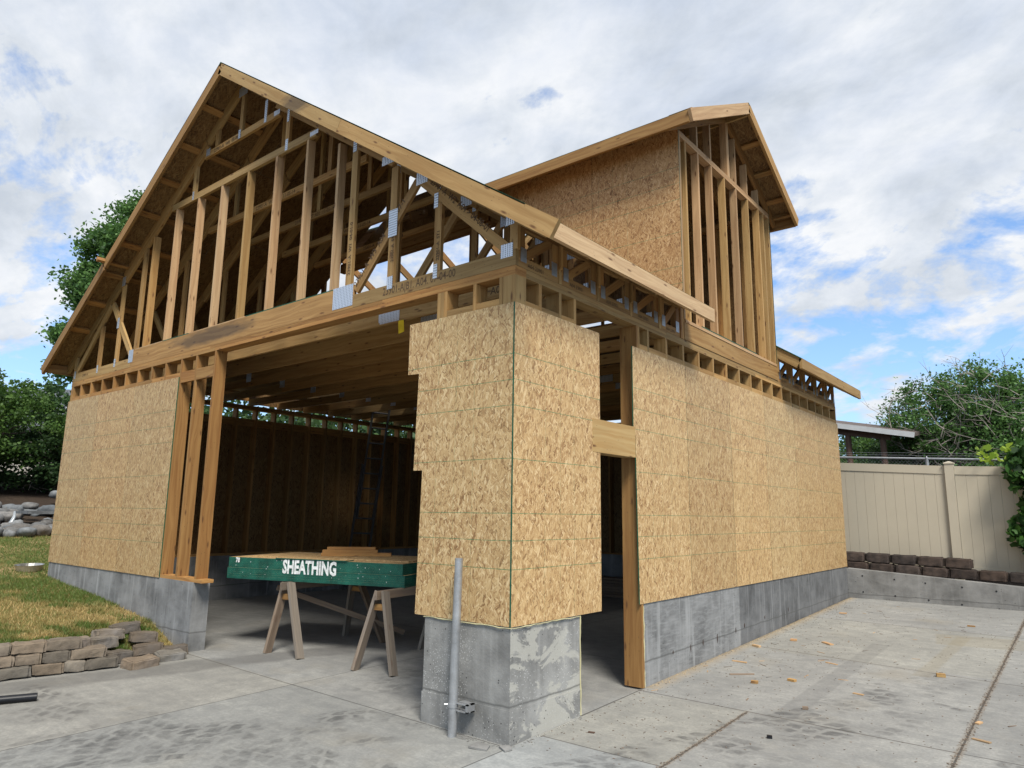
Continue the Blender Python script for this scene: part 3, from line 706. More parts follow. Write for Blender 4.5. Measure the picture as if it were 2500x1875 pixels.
# blocking panels standing on the right wall between truss ends
def block_panel(y0, y1, flip=False):
    xc = -.034; m = MB(); zt = rz(-.03) - .15
    m.beam((xc, y0, CB + .045), (xc, y1, CB + .045), .036, .088)
    o = m.build('blocking_panel', M['lumber_warm'], B); one(o, 'top_chord', (xc, y0, zt - .03), (xc, y1, zt - .03), .036, .06, (0, 0, 1), 'lumber_warm')
    for ya in (y0 + .045, y1 - .045): one(o, 'web', (xc, ya, CB + .09), (xc, ya, zt - .06), .034, .085, (0, 1, 0), 'lumber_warm')
    one(o, 'web', (xc, y0 + .11, CB + .11), (xc, y1 - .11, zt - .06), .030, .075, (0, 0, 1), 'lumber_warm')
    for ya, z in ((y0 + .03, CB + .05), (y1 - .10, CB + .05)):
        k = MB(); k.box((X1 - .0035, ya, z), (X1 - .0015, ya + .075, z + .12), tone=False); k.loc = [(v[1] - ya, v[2] - z) for v in k.v]; k.build('truss_plate', M['galv'], o)
    text('A04 23901', .05, (X1 - .0008, y0 + .12, CB + .02), (0, 1, 0), (0, 0, 1), ink, o, 'lumber_stamp')
for i in range(5):
    y0 = .61 * i + (.052 if i == 0 else .040); y1 = .61 * (i + 1) - .002
    if i == 4: y1 = 2.94
    block_panel(y0, y1)
for i in range(10, 15):
    y0 = .61 * i + .04; y1 = min(.61 * (i + 1) - .002, 9.08)
    if i == 14: y1 = 9.08
    block_panel(max(y0, 6.15), y1)

# --- main roof deck, barge boards, fascia
OV = .33
YF, YB = -.32, 9.40
def slope_sheet(xa, xb, ya, yb, name, parent, mats, t=.012, notch=None):
    """roof deck strip; xa is the high edge"""
    za, zb = rz(xa), rz(xb); L = math.hypot(xb - xa, zb - za); U = Vector((xb - xa, 0, zb - za)) / L
    sgn = 1 if xb > xa else -1
    mb = MB()
    rows = int(math.ceil(L / 1.2195))
    for r in range(rows):
        u0 = r * 1.2195; u1 = min(L, u0 + 1.2165); y = ya; st = 0 if r % 2 else 1.2
        while y < yb - .01:
            y2 = min(yb, y + (2.44 if y > ya or not st else 1.22))
            if sgn > 0: mb.prism([(0, 0), (u1 - u0, 0), (u1 - u0, y2 - y - .003), (0, y2 - y - .003)], Vector((xa, y, za)) + U * u0 - Vector((0, 0, t)), U, (0, 1, 0), t, 0, 1, rot=True)
            else: mb.prism([(0, 0), (0, y2 - y - .003), (u1 - u0, y2 - y - .003), (u1 - u0, 0)][::-1], Vector((xa, y, za)) + U * u0, U, (0, 1, 0), t, 0, 1, rot=True)
            y = y2
    return mb.build(name, mats, parent)
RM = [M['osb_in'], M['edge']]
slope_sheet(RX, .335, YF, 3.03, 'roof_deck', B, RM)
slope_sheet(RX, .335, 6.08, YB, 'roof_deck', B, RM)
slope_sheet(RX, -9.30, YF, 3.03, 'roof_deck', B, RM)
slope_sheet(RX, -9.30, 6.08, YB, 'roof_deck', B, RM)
def rake_board(xa, xb, y, name='barge_board', d=.145, mat='barge', t=.038, drop=.0):
    ca = math.cos(math.atan(SL)); za, zb = rz(xa) - d / 2 / ca - drop, rz(xb) - d / 2 / ca - drop
    return one(B, name, (xa, y + t / 2, za), (xb, y + t / 2, zb), t, d, (0, 0, 1), mat)
rake_board(RX, -1.98, YF); rake_board(-1.978, .60, YF, drop=.001)
rake_board(RX - .002, -7.36, YF, mat='lumber_warm'); rake_board(-7.38, -9.34, YF, mat='lumber_warm', drop=.006)
rake_board(RX, .3, YB - .04, mat='lumber'); rake_board(RX - .002, -9.3, YB - .04, mat='lumber')
# inner rake (second ply) and fascia
FZ = rz(.343)
def fascia(x, ya, yb, name='fascia_board', d=.145, mat='lumber', t=.038):
    return one(B, name, (x - t / 2, ya, rz(x) - d / 2 + .0), (x - t / 2, yb, rz(x) - d / 2), t, d, (0, 0, 1), mat)
fascia(.343, YF + .04, 3.06, mat='lumber_pale'); fascia(.343, 6.10, 9.42, mat='lumber')
one(B, 'fascia_board', (-9.285, YF + .04, rz(-9.30) - .075), (-9.285, YB - .04, rz(-9.30) - .075), .038, .14, (0, 0, 1), 'lumber_warm')
one(B, 'subfascia_board', (.283, YF + .04, rz(.28) - .085), (.283, 3.02, rz(.28) - .085), .036, .12, (0, 0, 1), 'lumber_warm')
# rafter tails and the fly-ladder lookouts under the front overhang
for i in range(1, 6):
    y = .61 * i + .019
    if i == 5: y = 2.95
    one(B, 'rafter_tail', (-.05, y, rz(-.05) - .09), (.262, y, rz(.262) - .09), .036, .12, (0, 0, 1), 'lumber_warm')
ca = math.cos(math.atan(SL)); Us = Vector((ca, 0, -ca * SL)); nrm = Vector((ca * SL, 0, ca))
k = 0
for dist in [.62, 1.25, 1.86, 2.47, 3.08, 3.69, 4.30, 4.9, 5.5]:
    for sgn in (-1, 1):
        u = Vector((sgn * ca, 0, -ca * SL)); n_ = Vector((sgn * ca * SL, 0, ca))
        p = Vector((RX, 0, AZ)) + u * dist - n_ * (.014 + .019 + .0)
        if dist < 5.4: one(B, 'lookout', p + Vector((0, YF + .04, 0)), p + Vector((0, .58, 0)), .089, .036, n_, 'lumber_warm')
p = Vector((RX, 0, AZ)) + Vector((-ca, 0, -ca * SL)) * 3.46
one(B, 'lookout', p + Vector((0, YF - .10, -.03)), p + Vector((0, .4, -.03)), .045, .06, Vector((-ca * SL, 0, ca)), 'lumber_warm')
one(B, 'soffit_block', (-9.27, YF + .045, rz(-9.27) - .10), (-9.27, 0.0, rz(-9.27) - .10), .036, .13, (0, 0, 1), 'lumber_warm')

# --- tower (cross gable)
TY0, TY1, TPZ = 3.03, 6.07, 6.105
TRY, TAZ, TSL = 4.55, 7.085, .53
def tz(y): return TAZ - TSL * abs(y - TRY)
xr = RX + (AZ - TPZ) / SL
tw = [(-3.95, rz(-3.95) - .02), (0.0, rz(0) - .01), (0.0, tz(TY0) - .03), (-3.95, tz(TY0) - .03)]
m = MB()
cuts = [-3.22, -2.42, -1.2, 0.0]
for a, b in zip(cuts[:-1], cuts[1:]):
    p = [(a, rz(a) + .0), (b - .003, rz(b) + .0), (b - .003, tz(TY0) - .04), (a, tz(TY0) - .04)]
    m.prism([(x + 3.95, z - 3.6) for x, z in p], (-3.95, TY0, 3.6), (1, 0, 0), (0, 0, 1), T, 0, 1)
# prism normal (ud x vd) = -y
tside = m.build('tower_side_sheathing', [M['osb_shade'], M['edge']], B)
m = MB(); m.prism([(-3.95, 5.9), (0, 3.76), (0, 6.25), (-3.95, 6.25)], (0, TY1 + T, 0), (1, 0, 0), (0, 0, 1), T, 0, 1); m.build('tower_side_sheathing', [M['osb_in'], M['edge']], B)
m = MB(); m.box((-.095, TY0 - .0, CB), (-.004, TY1 + .03, 3.755)); hb = m.build('tower_beam', M['lumber'], B)
m = MB(); m.box((-.12, TY0 + .03, 3.7555), (.002, TY1, 3.79)); m.build('tower_sole_plate', M['lumber_pale'], B)
m = MB(); m.box((-.006, 3.50, 3.7915), (.003, 5.25, 3.803)); m.build('green_membrane_edge', M['edge'], B)
for i, y in enumerate((2.945, 2.985, 3.022)):
    bx(B, 'corner_post', (-.13, y, CB), (-.006 - .002 * i, y + .035, rz(-.13) - .15), 'lumber_warm')
tgw = plates('tower_wall_frame', 'lumber_pale', [((-.095, TY0 + .005, 6.030), (-.002, TY1 - .005, 6.066)), ((-.095, TY0 + .005, 6.068), (-.002, TY1 - .005, TPZ))])
tst = [3.033, 3.191, 3.546, 3.951, 4.365, 4.770, 5.195, 5.612, 5.80, 6.022]
for y in tst:
    bx(tgw, 'stud', (-.093, y, 3.79), (-.004, y + .038, 6.029), random.choice(['lumber_pale', 'lumber', 'lumber_pale']))
for y in (3.536, 3.945, 4.785, 5.193, 5.62): bx(tgw, 'gable_stud', (-.093, y, TPZ + .001), (-.004, y + .037, tz(y + .02) - .17), 'lumber_pale')
for y in (4.508, 4.548): bx(tgw, 'gable_stud', (-.093, y, TPZ + .001), (-.004, y + .038, tz(y + .02) - .14), 'lumber_pale')
# side wall studs of the tower, seen through its open face
for k_ in range(1, 9):
    x = -.40 * k_ - .02; z0 = rz(x)
    bx(tgw, 'stud', (x, TY0 + .012, max(z0 - .6, 3.79)), (x + .038, TY0 + .12, 6.03), 'lumber_warm'); bx(tgw, 'stud', (x, TY1 - .12, max(z0 - .6, 3.79)), (x + .038, TY1 - .002, 6.03), 'lumber_warm')
bx(tgw, 'plate', (-3.4, TY0 + .013, 6.03), (X0 - .002, TY0 + .12, TPZ), 'lumber_warm'); bx(tgw, 'plate', (-3.4, TY1 - .12, 6.03), (X0 - .002, TY1 - .003, TPZ), 'lumber_warm')
# attic floor strip seen behind the studs
m = MB(); m.box((-2.0, TY0 + .1, 3.756), (-.16, TY1 - .1, 3.775)); m.build('tower_floor', M['osb_in'], B)
# tower rafters
ct = math.cos(math.atan(TSL))
def traf(x, ya, yb, mat='lumber_warm', d=.14, t=.038, name='tower_rafter'):
    za, zb = tz(ya) - .014 - d / 2 / ct, tz(yb) - .014 - d / 2 / ct
    one(B, name, (x, ya, za), (x, yb, zb), t, d, (0, 0, 1), mat)
for x in [-.022 - .61 * i for i in range(0, 15) if i < 8 or i % 2 == 0]:
    traf(x, TRY, TY0 - OV + .05); traf(x, TRY + .001, TY1 + OV - .05)
m = MB(); m.beam((-8.9, TRY, TAZ - .10), (.28, TRY, TAZ - .10), .036, .18); m.build('ridge_board', M['lumber'], B)
# roof deck of the tower, right half closed, left half open rafters on its far slope only
def vx_(y): return RX + (AZ - tz(y)) / SL
for sgn in (-1, 1):
    ye = TRY + sgn * (1.52 + OV); L = (1.52 + OV) / ct; U = Vector((0, sgn * ct, -ct * TSL)); cutx = [-4.4, -2.1, .315]
    mb = MB(); x_r, x_e = vx_(TRY), vx_(TY0 - OV)
    for a_, b_ in ((None, -2.1), (-2.097, .315)):
        for u0, u1 in ((0, 1.2165), (1.2195, L)):
            la_ = x_r + (x_e - x_r) * u0 / L if a_ is None else a_; lb_ = x_r + (x_e - x_r) * u1 / L if a_ is None else a_
            P = [(la_, u0), (b_, u0), (b_, u1), (lb_, u1)]
            if sgn > 0: mb.prism(P, (0, TRY, TAZ - .012), (1, 0, 0), U, .012, 0, 1)
            else: mb.prism(P, (0, TRY, TAZ), (1, 0, 0), U, .012, 0, 1)
    mb.build('tower_roof_deck', RM, B)
mb = MB(); mb.prism([(-9.2, 0), (vx_(TRY) - .003, 0), (-5.9, L), (-9.2, L)], (0, TRY, TAZ), (1, 0, 0), Vector((0, -ct, -ct * TSL)), .012, 0, 1); mb.build('tower_roof_deck', RM, B)  # extra deck on the left near slope, added to stop light leaking in
m = MB(); m.prism([(3.06, 3.6), (6.05, 3.6), (6.05, 6.0), (3.06, 6.0)], (-8.98, 0, 0), (0, 1, 0), (0, 0, 1), .0115, 0, 1); m.build('tower_end_light_block', RM, B)  # unseen sheet at the left end, added to keep the attic dark
XO = .32
def trake(x, ya, yb, mat, d=.145, nm='tower_barge_board', t=.038):
    one(B, nm, (x - t / 2, ya, tz(ya) - d / 2 / ct), (x - t / 2, yb, tz(yb) - d / 2 / ct), t, d, (0, 0, 1), mat)
trake(XO, TRY, TY0 - OV - .0, 'lumber_pale'); trake(XO, TRY + .002, TY1 + OV + .02, 'lumber')
ez = tz(TY0 - OV)
one(B, 'tower_fascia_board', (-3.0, TY0 - OV + .019, ez - .078), (XO - .04, TY0 - OV + .019, ez - .078), .038, .145, (0, 0, 1), 'lumber_warm')
one(B, 'tower_fascia_board', (-3.0, TY1 + OV - .0, ez - .078), (XO - .04, TY1 + OV - .0, ez - .078), .038, .145, (0, 0, 1), 'lumber_warm')
for d_ in (.16, .62, 1.15, 1.68, 1.98):
    for sgn in (-1, 1):
        u = Vector((0, sgn * ct, -ct * TSL)); n_ = Vector((0, sgn * ct * TSL, ct)); p = Vector((0, TRY, TAZ)) + u * d_ - n_ * .036
        if d_ > .3: one(B, 'lookout', p + Vector((.0, 0, 0)), p + Vector((XO - .04, 0, 0)), .038, .08 if d_ < 1.9 else .1, u if d_ < 1.9 else n_, 'lumber_warm')
# open cross gable on the far side: headers and short studs against the sky
h_ = bx(B, 'girder_header', (-6.3, 3.0, 5.635), (-2.75, 3.09, 5.79), 'lumber_warm'); bx(h_, 'header_board', (-6.0, 2.96, 5.70), (-2.9, 2.998, 5.84), 'lumber_warm')
for x in (-6.0, -5.5, -4.46, -3.6, -3.24): bx(h_, 'stud', (x, 3.01, 5.79), (x + .04, 3.08, 5.90), 'lumber_warm')
for x in (-6.83, -3.30, -2.13): bx(h_, 'stud', (x, 3.01, 3.79), (x + .09, 3.06, 5.634), 'lumber_warm')
m = MB(); m.prism([(-6.1, 5.90), (-2.85, 5.90), (-4.0, 6.60), (-4.95, 6.60)], (0, 3.10, 0), (1, 0, 0), (0, 0, 1), .012, 0, 1); m.build('girder_sheathing', RM, B)
bx(B, 'lumber_offcut', (-4.79, 2.95, 6.16), (-4.23, 2.99, 6.22), 'lumber_pale')

# --- attic floor, with the stair opening
m = MB()
for x0, x1, y0, y1 in ((-8.8, -.15, .68, 3.0), (-7.15, -.15, 3.0, 5.55), (-8.8, -8.1, 3.0, 5.55), (-8.1, -7.15, 3.0, 3.75), (-8.8, -.15, 5.55, 8.95)):
    if x1 > -2 and y0 < 1: x1 = -2.1
    m.box((x0, y0, 3.790), (x1, y1, 3.806), tone=False)
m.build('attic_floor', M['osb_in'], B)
bx(B, 'stair_trimmer', (-8.1, 5.56, 3.66), (-7.15, 5.59, 4.0), 'lumber'); bx(B, 'stair_trimmer', (-8.14, 3.75, 3.66), (-8.102, 5.54, 4.0), 'lumber')

# ------------------------------------------------------------------ ladder
lad = thing('extension_ladder', 'dark metal extension ladder leaning up into the attic opening inside the garage', 'ladder', (-8.55, 5.45, .045))
a, b = Vector((-8.55, 5.45, .045)), Vector((-7.42, 5.05, 4.0))
inv = -Vector((-8.55, 5.45, .045))
dl = (b - a).normalized(); sd = Vector((.42, .9, 0)); sd = (sd - dl * sd.dot(dl)).normalized()
for s_ in (-1, 1):
    k = MB(); k.beam(a + inv + sd * .2 * s_, a + inv + dl * 2.6 + sd * .2 * s_, .03, .08, sd.cross(dl)); k.beam(a + inv + dl * 1.5 + sd * .165 * s_ + sd.cross(dl) * .05, b + inv + sd * .165 * s_ + sd.cross(dl) * .05, .028, .07, sd.cross(dl)); k.build('rail', M['steel_dark'], lad)
for i in range(13):
    p = a + inv + dl * (.25 + .31 * i); w = .2 if i < 8 else .165
    k = MB(); k.tube([p - sd * w, p + sd * w], .017, 8); k.build('rung', M['steel_dark'], lad)

# ------------------------------------------------------------------ sheathing stack on sawhorses
SA = Vector((-4.75, .49, 0)); SU = Vector((.95078, .30985, 0)); SV = Vector((-.30985, .95078, 0))
def stack(name, label, u0, u1, v0, v1, z0, z1, mat):
    n = max(1, int(round((z1 - z0) / .0117))); o = SA + SU * u0 + SV * v0
    mb = MB(); dz = (z1 - z0) / n
    for i in range(n):
        j = random.uniform(-.0014, .0014) if n > 2 else 0; j2 = random.uniform(-.0012, .0012) if n > 2 else 0
        mb.cur = (1, 1, 1)
        mb.prism([(0, 0), (u1 - u0, 0), (u1 - u0, v1 - v0), (0, v1 - v0)], (j, j2, i * dz), SU, SV, dz - .0002, 0, 1, tone=False)
    ob = mb.build(name, mat, None); ob.location = (o.x, o.y, z0); return ob
gs = [M['osb'], M['greenstack']]
OSBP = osb_mat('osb_stack_top', lines=False, lay=4)
gs = [OSBP, M['greenstack']]
lowb = stack('sheathing_bundle', '', .0, 2.40, 0, 1.2, .812, .938, gs); tag(lowb, 'lower green edged bundle of sheathing lying directly on the sawhorses', 'board stack')
upb = stack('sheathing_bundle', '', .012, 2.37, .003, 1.2, .9385, 1.058, gs); tag(upb, 'upper green edged bundle with the stencilled white word across its front', 'board stack')
s1 = stack('loose_sheathing_sheet', '', .19, 1.35, .16, 1.1, 1.0586, 1.070, [OSBP, OSBP]); tag(s1, 'loose bare edged sheet at the left on top of the green stack', 'board')
s2 = stack('loose_sheathing_sheet', '', .70, 1.66, -.012, .14, 1.0586, 1.069, gs); tag(s2, 'narrow green edged strip sheet overhanging the front of the stack', 'board')
s3 = stack('loose_sheathing_sheet', '', 1.36, 2.3, .25, 1.15, 1.0586, 1.070, [OSBP, OSBP]); tag(s3, 'loose bare edged sheet at the right on top of the green stack', 'board')
o = SA + SU * .80 - SV * .0012 + SV * -.004
for s_, u, z, sz, nm, st in (('SHEATHING', .802, .905, .205, 'stencil_word', .655), ('78', .118, 1.0, .075, 'stencil_number', .8)):
    t_ = text(s_, sz, SA + SU * u - SV * .0045 + Vector((0, 0, z)), SU, (0, 0, 1), M['stencil'], None, nm, bold=.0085 if sz > .1 else .003, stretch=st)
    t_.data.transform(Matrix.Translation(-Vector(upb.location))); t_.parent = upb
fl = MB()
for i in range(26):
    u = random.uniform(.03, 2.3); z = random.uniform(.83, 1.04); r = random.uniform(.002, .006); p = SA + SU * u - SV * .0042 + Vector((0, 0, z)) - Vector(upb.location)
    fl.face([p, p + SU * r, p + SU * r + Vector((0, 0, r * 2)), p + Vector((0, 0, r * 2))])
fl.build('paint_specks', M['stencil'], upb)
# three offcuts on top
def free_board(name, label, c, L, w, h, ang, mat, cat='board', group=None):
    d = Vector((math.cos(ang), math.sin(ang), 0)); mb = MB(); mb.beam(-d * L / 2 + Vector((0, 0, h / 2)), d * L / 2 + Vector((0, 0, h / 2)), w, h)
    o = mb.build(name, M[mat], None); o.location = c; return tag(o, label, cat, group)
cB = SA + SU * 1.30 + SV * .75
free_board('lumber_offcut', 'longest bottom board of the small pile on the green sheathing stack', (cB.x, cB.y, 1.0715), .84, .14, .037, .80, 'lumber_warm')
free_board('lumber_offcut', 'middle board of the small pile on the green sheathing stack', (cB.x - .06, cB.y - .05, 1.109), .66, .14, .036, .83, 'lumber_warm')
free_board('lumber_offcut', 'topmost board of the small pile on the green sheathing stack', (cB.x - .06, cB.y - .03, 1.1455), .58, .13, .032, .78, 'lumber_warm')
# sawhorses
def sawhorse(label, p0, p1, feet0, feet1):
    """p0,p1 ends of the top beam at z .775; feet as (x,y) pairs"""
    t_ = thing('sawhorse', label, 'sawhorse', (p0[0], p0[1], .045)); inv = -Vector((p0[0], p0[1], .045))
    A_ = Vector((p0[0], p0[1], .768)) + inv; B_ = Vector((p1[0], p1[1], .768)) + inv
    d = (B_ - A_).normalized()
    k = MB(); k.beam(A_ - d * .1, B_ + d * .08, .038, .085); k.build('top_beam', M['old_wood'], t_)
    for feet, E_, mt in ((feet0, A_, ('old_wood', 'old_grey')), (feet1, B_, ('old_grey', 'old_wood'))):
        sgn = -1 if E_ is A_ else 1
        ms = []
        for (fx, fy), m_, s_ in zip(feet, mt, (-1, 1)):
            f = Vector((fx, fy, .045)) + inv; side = Vector((-d.y, d.x, 0)) * (-s_) 
            tp = E_ + d.cross(Vector((0, 0, 1))) * (.042 * (1 if (f - E_).dot(d.cross(Vector((0, 0, 1)))) > 0 else -1)) + Vector((0, 0, .035))
            k = MB(); k.beam(f, tp, .038, .089, d); k.build('leg', M[m_], t_); ms.append(f.lerp(tp, .80))
        k = MB(); k.beam(ms[0], ms[1], .03, .06); k.build('leg_brace', M['lumber_warm'], t_)
    return t_, A_, B_
h1, A_, B_ = sawhorse('left sawhorse with one bright grey leg under the green sheathing stack', (-3.86, .74), (-3.98, 1.80), ((-3.97, .60), (-3.42, .65)), ((-4.25, 1.90), (-3.52, 1.90)))
k = MB(); k.beam(A_ + Vector((-.45, .15, -.06)), B_ + Vector((.55, .35, -.62)), .02, .06); k.build('diagonal_brace', M['old_wood'], h1)
sawhorse('right sawhorse with a new wood leg beside the corner pier', (-2.44, .90), (-2.62, 1.95), ((-2.57, .70), (-2.08, .78)), ((-2.90, 1.93), (-2.2, 2.05)))
# pile of planks deep inside, seen through the door
for i in range(7):
    free_board('stacked_plank', 'dark plank lying in the pile deep inside the doorway', (-5.2 + .05 * random.random(), 8.2 - .0 * i, .046 + .052 * i), 3.2, .26, .045, .02 + .03 * random.random(), 'old_wood', 'board', 'planks piled at the back of the garage')

# ------------------------------------------------------------------ gate pole
pole = thing('steel_gate_pole', 'slightly leaning galvanised steel pole clamped to the concrete corner pier', 'pole', (-.467, -.09, 0))
k = MB(); k.tube([(0, 0, 0), (.008, 0, .5), (.024, 0, 1.272)], [.033, .033, .030], 20); k.build('pipe', M['galv'], pole, smooth=False)
k = MB(); k.tube([(.003, 0, .205), (.003, 0, .235)], .0375, 20); k.tube([(-.04, -.012, .22), (-.06, -.03, .22)], .008, 8); k.build('clamp_band', M['galv'], pole)
k = MB(); k.box((.035, -.005, .185), (.15, .012, .193)); k.box((.035, -.005, .235), (.15, .012, .243)); k.box((.13, -.005, .185), (.15, .075, .243)); k.box((.03, .03, .185), (.15, .084, .193)); k.box((.03, .03, .235), (.15, .084, .243)); k.build('hinge_bracket', M['galv'], pole)

# black pipe end at the left edge
k = MB(); k.tube([(0, 0, .032), (-.55, -1.25, .032)], .032, 18); o = k.build('black_pipe', M['black']); o.location = (-3.72, -1.72, hd(-3.7, -1.7)); tag(o, 'thick black pipe lying on the concrete below the stone edging', 'pipe')

# steel bowl
k = MB(); prof = [(.0, .012), (.10, .012), (.125, .03), (.145, .085), (.16, .088), (.155, .080), (.13, .0), (0, 0)]
N_ = 28
rings = [[(r * math.cos(2 * math.pi * i / N_), r * math.sin(2 * math.pi * i / N_), z) for i in range(N_)] for r, z in prof]
for a_, b_ in zip(rings[:-1], rings[1:]):
    for i in range(N_): k.face([a_[i], a_[(i + 1) % N_], b_[(i + 1) % N_], b_[i]])
o = k.build('metal_bowl', M['bowl'], smooth=True); o.location = (-9.55, -.06, terrain(-9.55, -.06) + .0); o.scale = (1.25, 1.25, 1.1); o.rotation_euler = (.03, .04, 0); tag(o, 'round stainless steel bowl on the grass beside the garage corner', 'bowl')

# ------------------------------------------------------------------ stones
def rock_mesh(name, sx, sy, sz, mat, rough=.12, seed=0, blocky=False, sub=3):
    import bmesh
    bm = bmesh.new()
    if blocky:
        bmesh.ops.create_cube(bm, size=1); bmesh.ops.bevel(bm, geom=list(bm.edges), offset=.085, segments=3, affect='EDGES'); bmesh.ops.triangulate(bm, faces=bm.faces[:]); bmesh.ops.subdivide_edges(bm, edges=bm.edges[:], cuts=2, use_grid_fill=True)
        bmesh.ops.subdivide_edges(bm, edges=[e for e in bm.edges if e.calc_length() > .16], cuts=1)
    else: bmesh.ops.create_icosphere(bm, subdivisions=sub, radius=.5)
    so = Vector((seed * 7.3, seed * 3.1, seed * 1.7))
    for v in bm.verts:
        c = v.co.copy()
        if not blocky: c = Vector([math.copysign(abs(q * 2) ** .75 / 2, q) for q in c])
        cs = Vector((c.x * sx, c.y * sy, c.z * sz)) * (9 if blocky else 2.2 / max(sx, .1)) ; d = mnoise.noise(cs + so) * rough * 1.3 + mnoise.noise(cs * 2.7 + so) * rough * .6
        w = c * (1 + d) if not blocky else Vector((c.x * (1 + d * .5), c.y * (1 + d * .7), c.z * (1 + d * 1.2)))
        v.co = Vector((w.x * sx, w.y * sy, w.z * sz))
    me = bpy.data.meshes.new(name); bm.to_mesh(me); bm.free(); me.materials.append(mat)
    t = random.uniform(.7, 1.3); h = random.uniform(-.10, .08)
    ca_ = me.color_attributes.new('tone', 'FLOAT_COLOR', 'POINT'); ca_.data.foreach_set('color', [q for _ in me.vertices for q in (t * (1 + h), t, t * (1 - h), 1)])
    if not blocky: me.polygons.foreach_set('use_smooth', [True] * len(me.polygons))
    o = bpy.data.objects.new(name, me); COL.objects.link(o); return o
ordn = ['first', 'second', 'third', 'fourth', 'fifth', 'sixth', 'seventh', 'eighth', 'ninth', 'tenth', 'eleventh', 'twelfth', 'thirteenth', 'fourteenth']
# wall line from (-4.40,-.95) towards (-4.9,-2.6); three courses
la, lb = Vector((-4.38, -.80, 0)), Vector((-4.93, -2.9, 0)); ld = (lb - la).normalized(); la_n = Vector((ld.y, -ld.x, 0))
if la_n.x > 0: la_n = -la_n
seed = 1
for course, (off, z) in enumerate(((0, .015), (.11, .115), (.33, .215))):
    s_ = off; i = 0
    while s_ < 2.1:
        L = [.36, .27, .40, .24, .38, .30, .33][(i * 3 + course * 2) % 7]
        c = la + ld * (s_ + L * .39) + la_n * (.12 + .035 * course)
        L *= .78
        o = rock_mesh('wall_stone', L - .006, .20, .100, M['stone'], .13, seed, True); seed += 1
        o.location = (c.x, c.y, hd(-4.4, c.y) + z + .046); o.rotation_euler = (0, random.uniform(-.02, .02), math.atan2(ld.y, ld.x) + random.uniform(-.03, .03))
        cn = ('bottom', 'middle', 'top')[course]
        tag(o, '%s stone from the garage end in the %s course of the low garden wall' % (ordn[i], cn), 'stone', 'stones of the low garden wall'); s_ += L; i += 1
loose = [  # x, y, z, L, rot, words
    (-4.30, -.62, .07, .36, 1.66, 'orange brown front stone of the loose group by the garage pier'),
    (-4.40, -.28, .07, .34, 1.35, 'middle front stone of the loose group by the garage pier'),
    (-4.62, .0 - .14, .09, .34, 1.2, 'rough stone lying nearest to the concrete end of the garage wall'),
    (-4.68, -.72, .10, .34, 1.7, 'grey stone set back in the loose group beside the grass'),
    (-4.74, -.36, .12, .36, 1.1, 'flat pinkish stone in the middle of the loose group'),
    (-4.90, -.78, .22, .34, 1.6, 'reddish stone on the grass side of the loose group'),
    (-5.0, -.30, .21, .34, 1.2, 'grass side stone leaning toward the garage stem wall'),
    (-5.12, -.62, .26, .36, 1.45, 'sunken stone at the top of the loose group in the grass'),
    (-5.35, -.36, .27, .38, 1.3, 'topmost long stone with grass around it beside the stem wall'),
    (-4.72, -1.10, .27, .28, 1.75, 'pale grey stone half buried behind the end of the low wall')]
for x, y, z, L, r, w in loose:
    o = rock_mesh('loose_stone', L * .82, .21, .11, M['stone'], .14, seed, True); seed += 1; o.location = (x, y, z); o.rotation_euler = (random.uniform(-.1, .1), random.uniform(-.1, .1), r); tag(o, w, 'stone')
# pond rocks
def pond(x, y, s_, dz=0, lab=None):
    global seed
    o = rock_mesh('pond_rock', s_ * random.uniform(.9, 1.5), s_ * random.uniform(.8, 1.2), s_ * random.uniform(.55, .85), M['rock'], .22, seed, False, 3); seed += 1
    o.location = (x, y, terrain(x, y) + s_ * .3 + dz); o.rotation_euler = (random.uniform(-.2, .2), random.uniform(-.2, .2), random.uniform(0, 6)); o['label'] = lab or 'rounded grey boulder in the rock border of the backyard pond'; o['category'] = 'rock'
    if not lab: o['group'] = 'boulders around the pond'
dirL = Vector((-.96, .28, 0)); 
cam2 = Vector((3.3365, -4.133, 0))
def at(ang, dist):
    """ground point at a bearing seen from where the photo was taken"""
    return cam2.x - math.cos(ang) * dist, cam2.y + math.sin(ang) * dist
for i in range(130):
    ang = random.uniform(.195, .335); dist = random.uniform(17.6, 21.2) if i % 3 else random.uniform(17.6, 18.6)
    x, y = at(ang, dist); pond(x, y, random.uniform(.16, .36))
for i in range(26):
    ang = random.uniform(.17, .245); dist = random.uniform(14.8, 16.6); x, y = at(ang, dist); pond(x, y, random.uniform(.2, .36))
for i in range(10):
    ang = random.uniform(.20, .335); x, y = at(ang, random.uniform(20.6, 21.4)); pond(x, y, random.uniform(.26, .4), .05)
x, y = at(.300, 19.9); pond(x, y, .26, .32, 'large pale flat boulder above the small waterfall')
x, y = at(.327, 22.5); pond(x, y, .4, .2, 'pale boulder on the dark bark slope next to the garage wall')
x, y = at(.303, 19.3); o = MB(); o.box((-.4, -.25, 0), (.5, .3, .06)); o = o.build('slate_slab', M['rock']); o.location = (x, y, terrain(x, y) + .33); tag(o, 'flat dark slab bridging the waterfall in the pond', 'stone')
x, y = at(.285, 19.0); k = MB(); k.tube([(0, 0, .40), (.03, 0, .3), (.1, -.1, .05)], [.02, .03, .05], 8); o = k.build('waterfall', M['water']); o.location = (x, y, terrain(x, y)); tag(o, 'thin white water trickle falling between the pond boulders', 'water')

